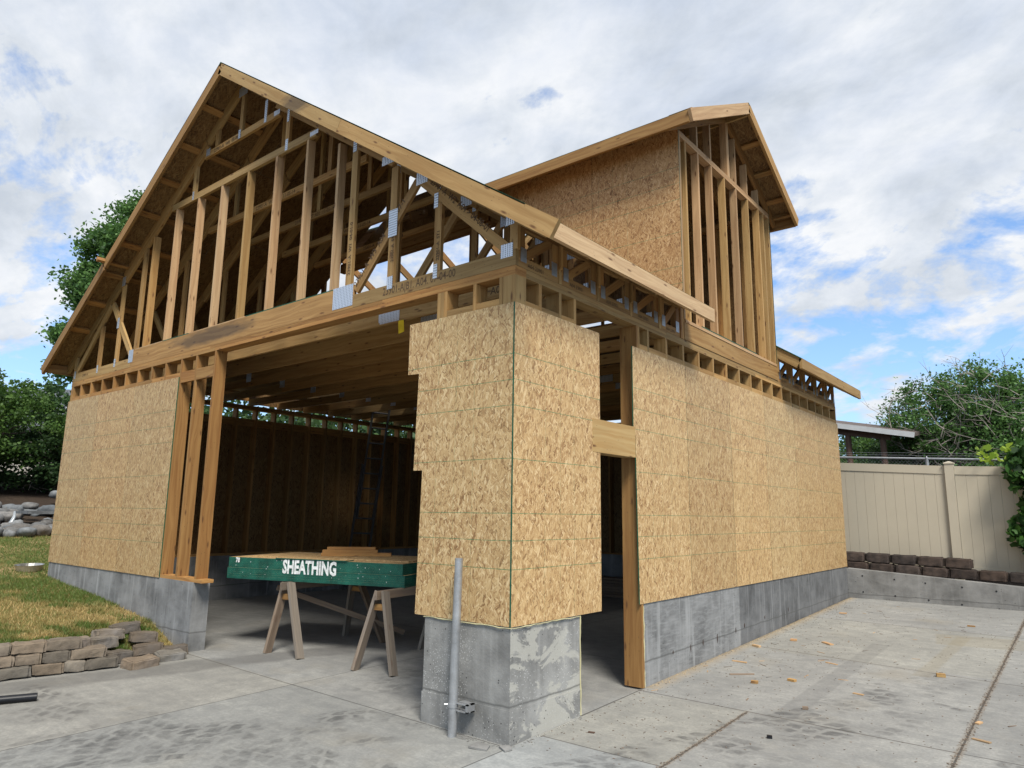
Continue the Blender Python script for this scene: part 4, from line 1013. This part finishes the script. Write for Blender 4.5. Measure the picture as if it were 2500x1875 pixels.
# ------------------------------------------------------------------ grass
def blades(name, pts, label_kind, h0, h1, mat, dry):
    n = len(pts); h = RNG.uniform(h0, h1, n); a = RNG.uniform(0, 6.28, n); w = RNG.uniform(.004, .009, n)
    lean = RNG.uniform(.2, 1.0, n)[:, None] * h[:, None] * np.stack([np.cos(a * 3), np.sin(a * 3)], 1)
    sx = np.stack([np.cos(a), np.sin(a)], 1) * w[:, None]
    v = np.zeros((n, 3, 3)); v[:, 0, :] = pts; v[:, 1, :] = pts; v[:, 2, :] = pts
    v[:, 0, :2] -= sx; v[:, 1, :2] += sx; v[:, 2, :2] += lean; v[:, 2, 2] += h
    me = bpy.data.meshes.new(name); me.vertices.add(n * 3); me.vertices.foreach_set('co', v.ravel()); me.loops.add(n * 3); me.loops.foreach_set('vertex_index', np.arange(n * 3)); me.polygons.add(n)
    me.polygons.foreach_set('loop_start', np.arange(n) * 3); me.polygons.foreach_set('loop_total', np.full(n, 3)); me.update(); me.validate()
    ca_ = me.color_attributes.new('tone', 'FLOAT_COLOR', 'POINT'); t = np.zeros((n, 3, 4)); t[:, :, 0] = dry[:, None]; t[:, :, 1] = RNG.uniform(0, .6, n)[:, None]; t[:, :, 3] = 1; ca_.data.foreach_set('color', t.ravel())
    me.materials.append(mat); o = bpy.data.objects.new(name, me); COL.objects.link(o); return struct(o, 'stuff')
pts = []; dry = []
def dryness(x, y):
    d = mnoise.noise(Vector((x * .9, y * .9, 3.3))) * .9 + mnoise.noise(Vector((x * 2.6, y * 2.6, 1.3))) * .55
    near = max(0, 1 - (-4.7 - x) / 5.2)
    d += mnoise.noise(Vector((x * 5.5, y * 5.5, 7.3))) * .5
    return min(1, max(0, (-.14 + 1.1 * near + d * 1.3 - .5) * 1.9 + .5))
for i in range(150000):
    r = random.random()
    x = -4.75 - (r ** 1.6) * 13; y = random.uniform(-3.2, .02) if x > -9.1 else random.uniform(-3.0, 4.0 + (-9 - x) * .3)
    if -9.1 < x and y > 0: continue
    if x > -5.4 and y < -1.0 and x > -4.95: continue
    d = dryness(x, y)
    if d > .75 and random.random() < .5: continue
    if mnoise.noise(Vector((x * 2.0, y * 2.0, 9))) > .34: d = max(0, d - .7)
    pts.append((x, y, terrain(x, y) - .005)); dry.append(min(1, max(0, d + random.uniform(-.25, .25))))
blades('lawn_grass', np.array(pts), '', .018, .06, M['grass'], np.array(dry))

# ------------------------------------------------------------------ trees
def leaf_mesh(name, centres, size, mat, parent, tone_lo=0, tone_hi=1, shape='leaf', up=.3):
    n = len(centres); c = np.array(centres)
    a = RNG.normal(size=(n, 3)); a[:, 2] *= .7; a /= np.linalg.norm(a, axis=1)[:, None]
    b = RNG.normal(size=(n, 3)); b -= (b * a).sum(1)[:, None] * a; b /= np.linalg.norm(b, axis=1)[:, None]
    s_ = RNG.uniform(.6, 1.25, n)[:, None] * size
    if shape == 'leaf': prof = [(0, -.5), (.33, -.12), (.26, .2), (0, .55), (-.26, .2), (-.33, -.12)]
    else: prof = [(0, -.38), (.32, -.5), (.55, -.12), (.38, .10), (.30, .36), (0, .58), (-.30, .36), (-.38, .10), (-.55, -.12), (-.32, -.5)]
    k = len(prof); v = np.zeros((n, k, 3)); nn = np.cross(a, b)
    for i, (p, q) in enumerate(prof): v[:, i, :] = c + a * s_ * q + b * s_ * p + nn * s_ * (abs(p) * .35)
    me = bpy.data.meshes.new(name); me.vertices.add(n * k); me.vertices.foreach_set('co', v.ravel()); me.loops.add(n * k); me.loops.foreach_set('vertex_index', np.arange(n * k)); me.polygons.add(n)
    me.polygons.foreach_set('loop_start', np.arange(n) * k); me.polygons.foreach_set('loop_total', np.full(n, k)); me.update(); me.validate()
    t = np.zeros((n, k, 4)); t[:, :, 0] = np.clip(RNG.normal(.42, .25, n), tone_lo, tone_hi)[:, None]; t[:, :, 1] = (RNG.uniform(0, 1, n) ** 3)[:, None]; t[:, :, 3] = 1
    ca_ = me.color_attributes.new('tone', 'FLOAT_COLOR', 'POINT'); ca_.data.foreach_set('color', t.ravel()); me.materials.append(mat)
    o = bpy.data.objects.new(name, me); COL.objects.link(o)
    if parent is not None: o.parent = parent
    return o
def tree(name, label, base, blobs, nclump, per, lsize, cr, mat, trunk_r=.2, group=None, cat='tree', barkm='bark', twigs=0, shape='leaf'):
    """blobs: (x,y,z,rx,ry,rz) relative to the base"""
    t = thing(name, label, cat, base, group)
    vol = np.array([b_[3] * b_[4] * b_[5] for b_ in blobs]) ** .75; vol /= vol.sum(); cl = []
    for i in range(nclump):
        b_ = blobs[RNG.choice(len(blobs), p=vol)]
        d = RNG.normal(size=3); d /= np.linalg.norm(d); r = RNG.uniform(.35, 1.05) ** .6
        cl.append(np.array(b_[:3]) + d * r * np.array(b_[3:]))
    cl = np.array(cl); cen = []
    for c in cl:
        k = int(per * RNG.uniform(.5, 1.5)); r = cr * RNG.uniform(.6, 1.4); cen.append(c + RNG.normal(size=(k, 3)) * np.array([r, r, r * .6]) * .5)
    cen = np.concatenate(cen); cen = cen[cen[:, 2] > -.1]
    leaf_mesh('crown', cen, lsize, mat, t, shape=shape)
    m = MB(); top = np.array(blobs).mean(0); H = max(b_[2] + b_[5] * .5 for b_ in blobs)
    pts_ = [(0, 0, -.3), (top[0] * .15, top[1] * .15, H * .3), (top[0] * .6, top[1] * .6, H * .6), (top[0], top[1], H * .95)]
    m.tube(pts_, [trunk_r, trunk_r * .75, trunk_r * .45, trunk_r * .12], 8)
    sel = cl[RNG.choice(len(cl), min(len(cl), 26), replace=False)]
    for c in sel:
        f = RNG.uniform(.2, .7); s_ = Vector(pts_[1]).lerp(Vector(pts_[2]), f); e = Vector(c); mid = s_.lerp(e, .5) + Vector((0, 0, -.15 * (e - s_).length + random.uniform(-.1, .3)))
        m.tube([s_, mid, e], [trunk_r * .28, trunk_r * .16, trunk_r * .04], 5)
    m.build('trunk', M[barkm], t)
    if twigs:
        m = MB()
        for i in range(twigs):
            c = cl[RNG.integers(len(cl))]; p = Vector(c); d = Vector(RNG.normal(size=3)); d.z = abs(d.z) * .6; d.normalize(); L = random.uniform(.4, 1.2); p = p * .95 + Vector((0, random.uniform(-.9, 0), 0)); q = [p]
            for j in range(3): d = (d + Vector(RNG.normal(size=3)) * .3).normalized(); q.append(q[-1] + d * L / 3)
            m.tube(q, [.013, .010, .007, .003], 3, cap=False)
            for j in range(2):
                d2 = (d + Vector(RNG.normal(size=3)) * .6).normalized(); m.tube([q[1 + j], q[1 + j] + d2 * L * .4], [.006, .002], 3, cap=False)
        m.build('bare_twigs', M['deadbark'], t)
    return t
def bt(ang, dist, z=None):
    x, y = at(ang, dist); return (x, y, terrain(x, y) if z is None else z)
# tall cottonwood behind the left roof slope
tree('cottonwood_tree', 'tall dark green leafy tree rising behind the left slope of the garage roof', bt(.393, 27), [(0, .1, 9.3, 1.4, 1.3, 1.3), (0, -.7, 8.0, 1.4, 1.3, 1.0), (0, -1.2, 6.6, 1.4, 1.3, 1.0), (0, .0, 6.2, 2.0, 1.7, 2.0), (0, .5, 4.0, 2.0, 1.6, 2.0), (0, -1.7, 4.9, .9, .8, .35), (0, -1.9, 3.9, .8, .7, .3), (0, 1.8, 6.5, 2.2, 2.0, 3.0), (0, -.5, 2.6, 1.2, 1.0, .8)], 1100, 130, .13, .40, M['leafA'], .35)
tree('garden_tree', 'bright green drooping tree at the left edge behind the pond', bt(.262, 24), [(0, -.8, 2.4, 1.8, 1.5, 1.0), (0, -1.4, 1.3, 1.7, 1.5, 1.0), (.3, .5, 1.9, 1.3, 1.1, 1.0), (0, -1.7, 3.0, .8, .8, .6)], 190, 120, .09, .34, M['leafC'], .13)
tree('garden_tree', 'dark bushy tree between the pond and the corner of the garage', bt(.318, 25), [(0, .5, 1.1, 1.7, 1.6, 1.3), (0, 2.0, 2.2, 1.4, 1.1, 1.2), (0, -.9, .9, 1.4, 1.2, .8)], 210, 120, .10, .36, M['leafB'], .16, twigs=60)
for i, (ang, dist, s_, w) in enumerate(((.205, 27, 1.0, 'dark tree filling the far left edge beyond the lawn'),)):
    tree('garden_tree', w, bt(ang, dist), [(0, 0, 1.6 * s_, 2.0, 2.0, 1.4 * s_), (0, -1, 2.6 * s_, 1.6, 1.6, 1.1 * s_)], 150, 60, .15, .6, M['leafB'], .16)
tree('conifer_tree', 'distant blue green conifer beside the grey house roof', bt(.313, 40, 3.5), [(0, 0, 1.5, 1.4, 1.4, 1.6), (0, 0, 3.0, .8, .8, 1.3), (0, 1.6, 1.4, 1.2, 1.2, 1.7)], 120, 45, .2, .5, M['leafB'], .15)
# trees beyond the left wall, seen through the gap under the top plate
for i, (x, y, w) in enumerate(((-17, 11, 'leafy tree beyond the left wall seen through the first gaps above the sheathing'), (-18, 16.5, 'leafy tree beyond the left wall seen through the middle gaps'), (-17, 22, 'leafy tree beyond the left wall seen through the gaps behind the ladder'), (-21, 30, 'farther leafy tree behind the back corner of the garage'))):
    tree('yard_tree', w, (x, y, 1.0), [(0, 0, 3.4, 3.0, 3.2, 2.6), (0, 2.0, 2.2, 2.4, 2.4, 2.0), (0, -2.4, 2.6, 2.4, 2.4, 2.0)], 170, 60, .2, .8, M['leafB'], .2)
# big overgrown tree at the right with dead branches
def rt(u, dist):  # bearing measured from +y, seen from the photo position
    return cam2.x + math.sin(u) * dist, cam2.y + math.cos(u) * dist
x, y = rt(-.118, 24)
tree('overgrown_tree', 'large half dead green tree with grey bare twigs behind the tan fence', (x, y, .8), [(-.3, 0, 3.5, 1.4, 1.6, 1.5), (.8, 0, 3.7, 1.3, 1.6, 1.5), (2.0, 0, 3.3, 1.4, 1.6, 1.6), (.2, 0, 1.5, 2.2, 1.6, 1.4), (2.3, 0, 1.6, 1.6, 1.5, 1.4), (-1.4, 0, 2.3, .8, .9, .9), (.9, 0, 2.4, 1.8, 1.2, 1.6)], 820, 130, .085, .36, M['leafA'], .16, barkm='deadbark', twigs=900)
x, y = rt(-.035, 22)
tree('overgrown_tree', 'bushy green tree at the right edge behind the tan fence', (x, y, .8), [(0, 0, 2.1, 1.5, 1.5, 1.6), (.9, 0, 1.4, 1.5, 1.5, 1.4), (-1, 0, 1.2, 1.2, 1.2, 1.0)], 300, 100, .08, .4, M['leafA'], .14, barkm='deadbark', twigs=120)
for i, (u, dist, sc, w) in enumerate(((-.245, 38, 1.9, 'rounded tree seen under the carport roof on its left'), (-.205, 36, 1.9, 'tree seen between the two dark carport posts'), (-.17, 34, 1.7, 'green shrub just right of the carport post'), (-.09, 30, 1.3, 'low green shrub behind the chain link rail'), (-.01, 30, 1.1, 'far shrub at the right edge behind the vine'))):
    x, y = rt(u, dist)
    tree('background_shrub', w, (x, y, 1.5), [(0, 0, 1.0 * sc, 1.8, 1.6, 1.1 * sc), (.9, 0, 1.4 * sc, 1.0, 1.0, .9 * sc)], 200, 80, .13, .5, M['leafC' if i % 2 else 'leafB'], .1, cat='shrub')

# ------------------------------------------------------------------ right side: retaining wall, blocks, fence, carport
m = MB()
xa, xb = -.011, 9.0
zt = lambda x: .772 - .058 * min(x, 4); 
m.prism([(xa, -.4), (xb, -.4), (xb, zt(4)), (4, zt(4)), (xa, zt(xa))], (0, 9.285, 0), (1, 0, 0), (0, 0, 1), .19, tone=False)
o = m.build('retaining_wall', M['conc_ret']); tag(o, 'low grey concrete retaining wall with tie holes closing the driveway', 'wall')
k = MB()
for i in range(9):
    for z in (.155, .42): 
        x = .22 + .47 * i; zz = (zt(x) - (.10 if z > .3 else .36)); c = (x + random.uniform(-.02, .02), 9.0925, zz)
        k.tube([(c[0], 9.0935, zz), (c[0], 9.091, zz)], .013, 8)
k.build('tie_hole', M['black'], o)
bi = 0
for course, (x0, z, n, off) in enumerate(((-.35, .735, 12, 0), (-.16, .895, 5, .0))):
    for i in range(n):
        xc = x0 + .395 * i + (.2 if course else 0)
        if course: xc = -.0 + .395 * i - .02
        o = rock_mesh('wall_block', .39, .26, .155, M['block'], .07, seed, True); seed += 1; o.location = (xc, 9.60 + (.05 if course else 0), z + .05 - .022 * xc); o.rotation_euler = (0, .02, 0)
        tag(o, '%s dark block from the garage in the %s row below the tan fence' % (ordn[i], 'upper' if course else 'lower'), 'block', 'dark blocks under the fence')
fn = thing('vinyl_fence', 'tan vinyl privacy fence with a capped post behind the retaining wall', 'fence', (0, 10, .7))
def fz(x): return 2.62 - .065 * (x + .2) if x < 3 else 2.62 - .065 * 3.2
def fpanel(x0, x1):
    dz = -.065 * (x1 - x0)
    m = MB(); m.beam((x0, 0, fz(x0) - .7 - .07), (x1, 0, fz(x1) - .7 - .07), .045, .14, tone=False); m.build('top_rail', M['vinyl'], fn)
    m = MB(); m.beam((x0, 0, fz(x0) - .7 - 1.72), (x1, 0, fz(x1) - .7 - 1.72), .045, .13, tone=False); m.build('bottom_rail', M['vinyl'], fn)
    n = int(round((x1 - x0) / .155)); w = (x1 - x0) / n
    for i in range(n):
        a = x0 + i * w; m = MB(); t0 = fz(a + w / 2) - .7 - .13; m.box((a + .0014, -.011, t0 - 1.66), (a + w - .0014, .011, t0), tone=False); 
        pass
        m.build('fence_plank', M['vinyl'], fn)
fpanel(-.95, 1.445); fpanel(1.585, 3.95); fpanel(4.1, 6.4); fpanel(-3.4, -1.09)
for x in (1.515, 4.025, -1.02):
    m = MB(); m.box((x - .066, -.066, -.25), (x + .066, .066, fz(x) - .7 + .035), tone=False); po = m.build('fence_post', M['vinyl'], fn)
    m = MB(); m.box((x - .078, -.078, fz(x) - .7 + .035), (x + .078, .078, fz(x) - .7 + .055), tone=False); t0 = fz(x) - .7 + .055
    m.face([(x - .078, -.078, t0), (x + .078, -.078, t0), (x, 0, t0 + .03)]); m.face([(x + .078, -.078, t0), (x + .078, .078, t0), (x, 0, t0 + .03)]); m.face([(x + .078, .078, t0), (x - .078, .078, t0), (x, 0, t0 + .03)]); m.face([(x - .078, .078, t0), (x - .078, -.078, t0), (x, 0, t0 + .03)])
    m.build('post_cap', M['vinyl'], po)
cl = thing('chain_link_fence', 'galvanised chain link fence with a pipe rail behind the tan fence', 'fence', (0, 10.6, .8))
rzf = lambda x: 2.75 - .055 * x - .8
m = MB(); m.tube([(-6, 0, rzf(-6)), (0, 0, rzf(0)), (8, 0, rzf(8))], .021, 12); m.build('top_rail', M['galv'], cl)
for x in (-1.9, 1.1, 4.1):
    m = MB(); m.tube([(x, .0, -.3), (x, .0, rzf(x) + .02)], .03, 12); m.tube([(x, 0, rzf(x) + .02), (x, 0, rzf(x) + .045)], [.02, .006], 10); m.build('post', M['galv'], cl)
m = MB()
for dz in (.06, .10): m.tube([(x, random.uniform(-.02, .02), rzf(x) + dz + random.uniform(-.006, .006)) for x in np.linspace(-6, 8, 50)], .0025, 4, cap=False)
m.build('strand_wire', M['galv'], cl)
m = MB(); H = 1.75
for i in range(240):
    x = -6 + i * .06
    for s_ in (-1, 1): m.tube([(x, 0, rzf(x) - .01), (x + s_ * .45, 0.006 * s_, rzf(x) - .5)], .0016, 3, cap=False)
o = m.build('wire_mesh', M['galv'], cl); o['kind'] = 'stuff'
# carport
cp = thing('open_shelter', 'open sided shelter with brown shingles and dark posts behind the fence', 'shelter', (-1, 16.8, .8)); cpi = -Vector((-1, 16.8, .8))
def cpx(x, y, z): return Vector((x, y, z)) + cpi
# pitched slab: front eave from (-2.1, 17, 4.30) to (-.12, 17, 3.86)
m = MB(); A1, A2 = Vector((-6.5, 17, 5.12)), Vector((-.10, 17, 3.86)); back = Vector((-.2, 3.0, .36)); 
a_, b_, c_, d_ = A1 + cpi, A2 + cpi, A2 + cpi + back, A1 + cpi + back
m.face([a_, b_, c_, d_]); m.face([p - Vector((0, 0, .10)) for p in (d_, c_, b_, a_)]); m.face([b_, b_ - Vector((0, 0, .1)), c_ - Vector((0, 0, .1)), c_]); m.face([a_ - Vector((0, 0, .1)), b_ - Vector((0, 0, .1)), b_, a_])
m.build('roof', M['shingle'], cp)
m = MB(); m.beam(A1 + cpi + Vector((0, -.03, -.07)), A2 + cpi + Vector((0, -.03, -.07)), .04, .14, tone=False); m.build('gutter', M['white_trim'], cp)
m = MB(); m.beam(cpx(-6.4, 17.3, 4.86), cpx(-.72, 17.3, 3.84), .15, .26, tone=False); m.build('beam', M['dark_post'], cp)
for x in (-1.80, -.92, -4.3): m = MB(); m.tube([cpx(x, 17.3, .3), cpx(x + .02, 17.3, 2.2), cpx(x - .01, 17.3, 3.86 + (-.9 - x) * .19)], [.085, .075, .08], 10); m.build('post', M['dark_post'], cp)
# houses
def house(label, base, w, d, h, rh, rot, wall, roof):
    t = thing('house', label, 'house', base); t.rotation_euler = (0, 0, rot)
    m = MB(); m.box((-w / 2, -d / 2, 0), (w / 2, d / 2, h), tone=False); m.face([(w / 2, -d / 2, h), (w / 2, d / 2, h), (w / 2, 0, h + rh)]); m.face([(-w / 2, d / 2, h), (-w / 2, -d / 2, h), (-w / 2, 0, h + rh)]); m.build('wall', wall, t)
    m = MB()
    for s_ in (-1, 1):
        L = math.hypot(d / 2 + .5, rh * (1 + 1 / d)); m.beam((-w / 2 - .5, s_ * (d / 4 + .25), h + rh / 2 - .05), (w / 2 + .5, s_ * (d / 4 + .25), h + rh / 2 - .05), L, .15, (0, s_ * rh, d / 2), tone=False)
    m.build('roof', roof, t)
    m = MB()
    for s_ in (-1, 1): m.beam((w / 2 + .52, s_ * (d / 2 + .5), h - .12), (w / 2 + .52, 0, h + rh + .05), .06, .3, tone=False)
    m.build('roof_trim', M['white_trim'], t)
    for x in (-w / 4, w / 4):
        m = MB(); m.box((x - .6, -d / 2 - .05, h * .45), (x + .6, -d / 2 - .01, h * .45 + 1.2), tone=False); f = m.build('window', M['white_trim'], t)
        m = MB(); m.box((x - .5, -d / 2 - .06, h * .45 + .1), (x + .5, -d / 2 - .052, h * .45 + 1.1), tone=False); m.build('pane', M['grey_roof'], f)
    return t
hx, hy = at(.268, 52); house('distant grey roofed house above the trees at the left edge', (hx, hy, 1.2), 8, 7, 5.0, 2.3, .75, M['siding'], M['grey_roof'])
hx, hy = at(.28, 36); house('pale house half hidden behind the dark bushes at the left', (hx, hy, 2.0), 9, 6, 2.6, .5, 1.2, M['siding'], M['grey_roof'])
hx, hy = rt(-.235, 70); house('far house with a dark slate roof seen beneath the shelter roof', (hx, hy, 0), 9, 7, 4.6, 2.0, 1.2, M['siding'], M['grey_roof'])
hx, hy = rt(-.215, 50); house('small far house with a white gable among the trees under the shelter', (hx, hy, -.5), 4, 3.5, 3.0, .8, -.9, M['siding'], M['grey_roof'])
sx, sy = rt(-.222, 34); sg = thing('red_brick_sign', 'small brick red board with pale marks seen far off under the shelter', 'sign', (sx, sy, .9)); m = MB(); m.box((-.33, -.02, 1.75), (.33, .02, 2.25), tone=False); m.build('board', plain_mat('brick_red', (.26, .09, .06), .8), sg)
m = MB(); m.box((-.03, .021, .0), (.03, .08, 1.76), tone=False); m.build('post', M['dark_post'], sg)
m = MB(); [m.box((-.26 + .14 * i, -.026, 2.05), (-.18 + .14 * i, -.021, 2.16), tone=False) for i in range(4)]; m.build('pale_marks', M['white_trim'], sg)

# vine on the fence at the right
vn = thing('grape_vine', 'grape vine with dark lobed leaves spilling over the tan fence at the right edge', 'plant', (2.9, 9.8, .6))
c = []
for i in range(2600):
    z = random.uniform(.15, 2.25); edge = 2.33 + .13 * math.sin(z * 6) + .22 * abs(z - 1.25) * .6
    x = edge + random.random() ** .9 * 1.6; c.append((x - 2.9, random.uniform(-.25, .12), z))
leaf_mesh('foliage', c, .125, M['leafV'], vn, shape='lobed')
c = []
for i in range(110):
    x = random.uniform(1.9, 3.4); c.append((x - 2.9, random.uniform(-.1, .7), 2.05 + random.uniform(-.12, .18) + .25 * max(0, x - 2.2) * random.random()))
leaf_mesh('young_leaves', c, .095, M['leafY'], vn, shape='lobed')
m = MB()
for i in range(7):
    x = random.uniform(-.3, 1.5); m.tube([(x, -.05, -.3), (x - .1, -.1, .7), (x + .1, 0, 1.5), (x - random.uniform(.2, .9), .1, 2.1)], [.018, .014, .01, .004], 6)
m.build('stem', M['bark'], vn)

# ------------------------------------------------------------------ debris on the concrete
def chip(x, y, L, w, h, rot, mat='shavings', lab=None):
    mb = MB(); mb.beam((-L / 2, 0, h / 2), (L / 2, 0, h / 2), w, h); o = mb.build('wood_scrap', M[mat]); o.location = (x, y, hd(x, y) + .001); o.rotation_euler = (random.uniform(-.03, .03), random.uniform(-.03, .03), rot)
    tag(o, lab or 'small splinter of wood dropped on the concrete driveway', 'wood scrap', None if lab else 'small wood splinters on the driveway')
chip(2.05, 4.02, .075, .05, .03, .3, 'lumber', 'thick wood cube lying beside the middle driveway joint')
chip(.73, 2.72, .06, .045, .022, .2, 'lumber', 'small square wood block nearest to the long garage wall')
chip(.98, 3.0, .075, .04, .02, -.3, 'lumber', 'small tan wood block halfway along the driveway by the dark band')
chip(1.58, 2.9, .09, .03, .006, -.2, 'lumber_pale', 'thin pale wood sliver in the middle of the driveway')
chip(1.35, 2.17, .045, .03, .02, .3, 'old_wood', 'brown wood nub between the tyre prints')
chip(2.56, 2.15, .12, .03, .008, -.35, 'lumber_pale', 'pale wood slat lying across the right hand joint')
chip(2.50, 2.60, .07, .03, .01, 1.3, 'lumber_pale', 'pale wood chip sitting in the right hand joint')
chip(.77, 4.95, .16, .05, .012, -.7, 'lumber_pale', 'tan wood shim near the long garage wall')
chip(.40, 4.9, .07, .06, .02, .2, 'lumber_pale', 'tan wood block close under the long garage wall')
chip(.17, 4.3, .10, .04, .02, -.4, 'lumber_pale', 'tan wood wedge against the foot of the long garage wall')
chip(.30, 3.45, .16, .02, .01, -.1, 'lumber_pale', 'long pale splinter near the foot of the long garage wall')
chip(.52, 2.95, .24, .012, .012, .7, 'old_wood', 'long dark stick on the driveway near the long garage wall')
chip(1.08, 3.95, .13, .018, .006, -.3, 'lumber_pale', 'white splinter lying on the second driveway joint')
chip(.28, .62, .05, .03, .004, .3, 'dark_post', 'rusty brown flake on the concrete by the doorway')
chip(1.36, 1.30, .035, .025, .02, .5, 'black', 'small dark pebble by the front tyre prints')
chip(1.95, 7.2, .09, .03, .015, .1, 'lumber_warm', 'small tan offcut near the retaining wall')
chip(.35, 7.3, .10, .04, .015, .2, 'lumber_pale', 'tan offcut in the far corner by the retaining wall')
for i in range(60):
    x = random.random() ** 1.8 * 3.0 + .08; y = random.uniform(1.0, 8.6); chip(x, y, random.uniform(.03, .12), random.uniform(.004, .012), .003, random.uniform(0, 3), random.choice(['old_grey', 'old_wood', 'lumber_pale']))
def litter(name, n, fn, mats, lo, hi):
    mb = MB()
    for i in range(n):
        x, y = fn(); s_ = random.uniform(lo, hi); a = random.uniform(0, 3.14); d = Vector((math.cos(a), math.sin(a), 0)); z = hd(x, y) + .001
        mb.newtone(.5, 1.2); mb.beam(Vector((x, y, z + s_ * .15)) - d * s_, Vector((x, y, z + s_ * .15)) + d * s_, s_ * .8, s_ * .3, tone=False)
    o = mb.build(name, mats); return struct(o, 'stuff')
litter('sawdust_crumbs', 1500, lambda: (random.random() ** 1.8 * 3.2 + .02, random.uniform(.1, 8.9)), M['old_wood'], .003, .0085)
litter('joint_gravel', 1100, lambda: (2.47 + random.gauss(0, .014), random.uniform(-.4, 8.6)), M['old_wood'], .003, .008)
litter('joint_gravel', 260, lambda: (1.0 + random.gauss(0, .012), random.uniform(.02, 1.8)), M['old_wood'], .003, .007)
litter('pier_rubble', 160, lambda: random.choice([(random.uniform(-.9, 0), -.02 - abs(random.gauss(0, .02))), (.012 + abs(random.gauss(0, .02)), random.uniform(0, .9)), (-.4 + random.gauss(0, .06), -.06 + random.gauss(0, .02))]), M['conc_pier'], .004, .012)
litter('wall_foot_crumbs', 700, lambda: (.01 + abs(random.gauss(0, .035)), random.uniform(2, 9)), M['shavings'], .003, .007)
# cracked concrete flakes at the pier corner
for i, (x, y, s_, r, w) in enumerate(((-.16, -.14, .13, .3, 'largest broken concrete flake in front of the corner pier'), (.0, -.045, .09, -.4, 'broken concrete flake touching the corner of the pier'))):
    mb = MB(); mb.prism([(-.5 * s_, -.3 * s_), (.6 * s_, -.35 * s_), (.5 * s_, .35 * s_), (-.3 * s_, .5 * s_)], (0, 0, 0), (1, 0, 0), (0, 1, 0), .012, tone=False); o = mb.build('concrete_flake', M['conc_ret']); o.location = (x, y, hd(x, y) + .004); o.rotation_euler = (.06, .04, r); tag(o, w, 'debris')

# ------------------------------------------------------------------ sky, sun, camera
w = bpy.data.worlds.new('World'); scene.world = w; w.use_nodes = True; nt = w.node_tree; nt.nodes.clear(); N = NT(nt)
SUN_EL, SUN_AZ = math.radians(52), math.radians(150)   # azimuth measured from +x, ccw: direction the light comes from
sd_ = Vector((math.cos(-math.radians(36)) * math.cos(SUN_EL), math.sin(-math.radians(36)) * math.cos(SUN_EL), math.sin(SUN_EL)))
sky = N.n('ShaderNodeTexSky', sky_type='NISHITA'); sky.sun_disc = False; sky.sun_elevation = SUN_EL; sky.sun_rotation = math.atan2(sd_.x, sd_.y); sky.air_density = 1.0; sky.dust_density = .6; sky.ozone_density = 1.5
dr = N.n('ShaderNodeTexCoord').outputs['Generated']; s3 = N.sep(dr)
zz = N.math('MAXIMUM', s3[2], 0.0)
den = N.math('ADD', zz, .40)
pl = N.comb(N.math('DIVIDE', s3[0], den), N.math('DIVIDE', s3[1], den), 0.0)
wp = N.vmath('ADD', pl, N.vmath('MULTIPLY', N.vmath('SUBTRACT', N.noise(pl, 1.4, 3, out=1), (.5, .5, .5)), (.22, .22, 0)))
wp = N.mapping(wp, loc=(2.3, .7, 0), rot=(0, 0, .9), scale=(1.0, 1.3, 1))
n1 = N.noise(wp, 3.0, 10, .60); n2 = N.noise(wp, 11, 6, .6); n3 = N.noise(N.mapping(wp, loc=(5, 3, 0)), 4.2, 7, .62)
cov = N.math('ADD', N.math('MULTIPLY', N.math('MAXIMUM', N.math('SUBTRACT', zz, .45), 0.0), .45), N.math('ADD', N.math('ADD', N.math('MULTIPLY', n1, .66), N.math('MULTIPLY', n2, .36)), N.math('MULTIPLY', N.math('SUBTRACT', zz, .34), .42)))
mask = N.ramp(cov, (.43, 0.0), (.535, 1.0))
n5 = N.noise(N.mapping(pl, loc=(1, 8, 0)), 1.1, 3, .5); shade = N.math('ADD', N.math('ADD', N.math('MULTIPLY', n3, .55), N.math('MULTIPLY', n2, .22)), N.math('MULTIPLY', n5, .28))
cc = N.ramp(shade, (.43, (.40, .445, .515)), (.53, (.51, .55, .615)), (.61, (.61, .635, .68)))
thick = N.ramp(cov, (.55, (1.12, 1.10, 1.06)), (.72, (.94, .96, .99)))
cc = N.mix(1.0, cc, thick, 'MULTIPLY')
skyc = N.mix(1.0, sky.outputs[0], (.105, .135, .165, 1), 'MULTIPLY')
skyc = N.mix(N.ramp(zz, (.0, .5), (.25, .15)), skyc, (.42, .52, .68))
fin = N.mix(mask, skyc, cc)
bgn = N.n('ShaderNodeBackground'); N.lk(fin, bgn.inputs[0]); bgn.inputs[1].default_value = 1.0
wo = N.n('ShaderNodeOutputWorld'); N.lk(bgn.outputs[0], wo.inputs[0])
sl = bpy.data.lights.new('sun', 'SUN'); sl.energy = 3.6; sl.angle = math.radians(18); sl.color = (1.0, .95, .87)
so = bpy.data.objects.new('sun', sl); COL.objects.link(so); so.rotation_euler = sd_.to_track_quat('Z', 'Y').to_euler()
cd = bpy.data.cameras.new('camera'); cam = bpy.data.objects.new('camera', cd); COL.objects.link(cam)
cam.location = (3.33652, -4.13298, 1.6121); cam.rotation_euler = (1.751985, -.0134540, .6797306); cd.sensor_fit = 'HORIZONTAL'; cd.sensor_width = 36; cd.lens = 36 * 1723.92 / 2500
cd.clip_start = .05; cd.clip_end = 2000
scene.camera = cam
scene.render.engine = 'CYCLES'
scene.view_settings.view_transform = 'Standard'; scene.view_settings.look = 'None'; scene.view_settings.gamma = 1; scene.view_settings.use_curve_mapping = False; scene.view_settings.exposure = 0.46
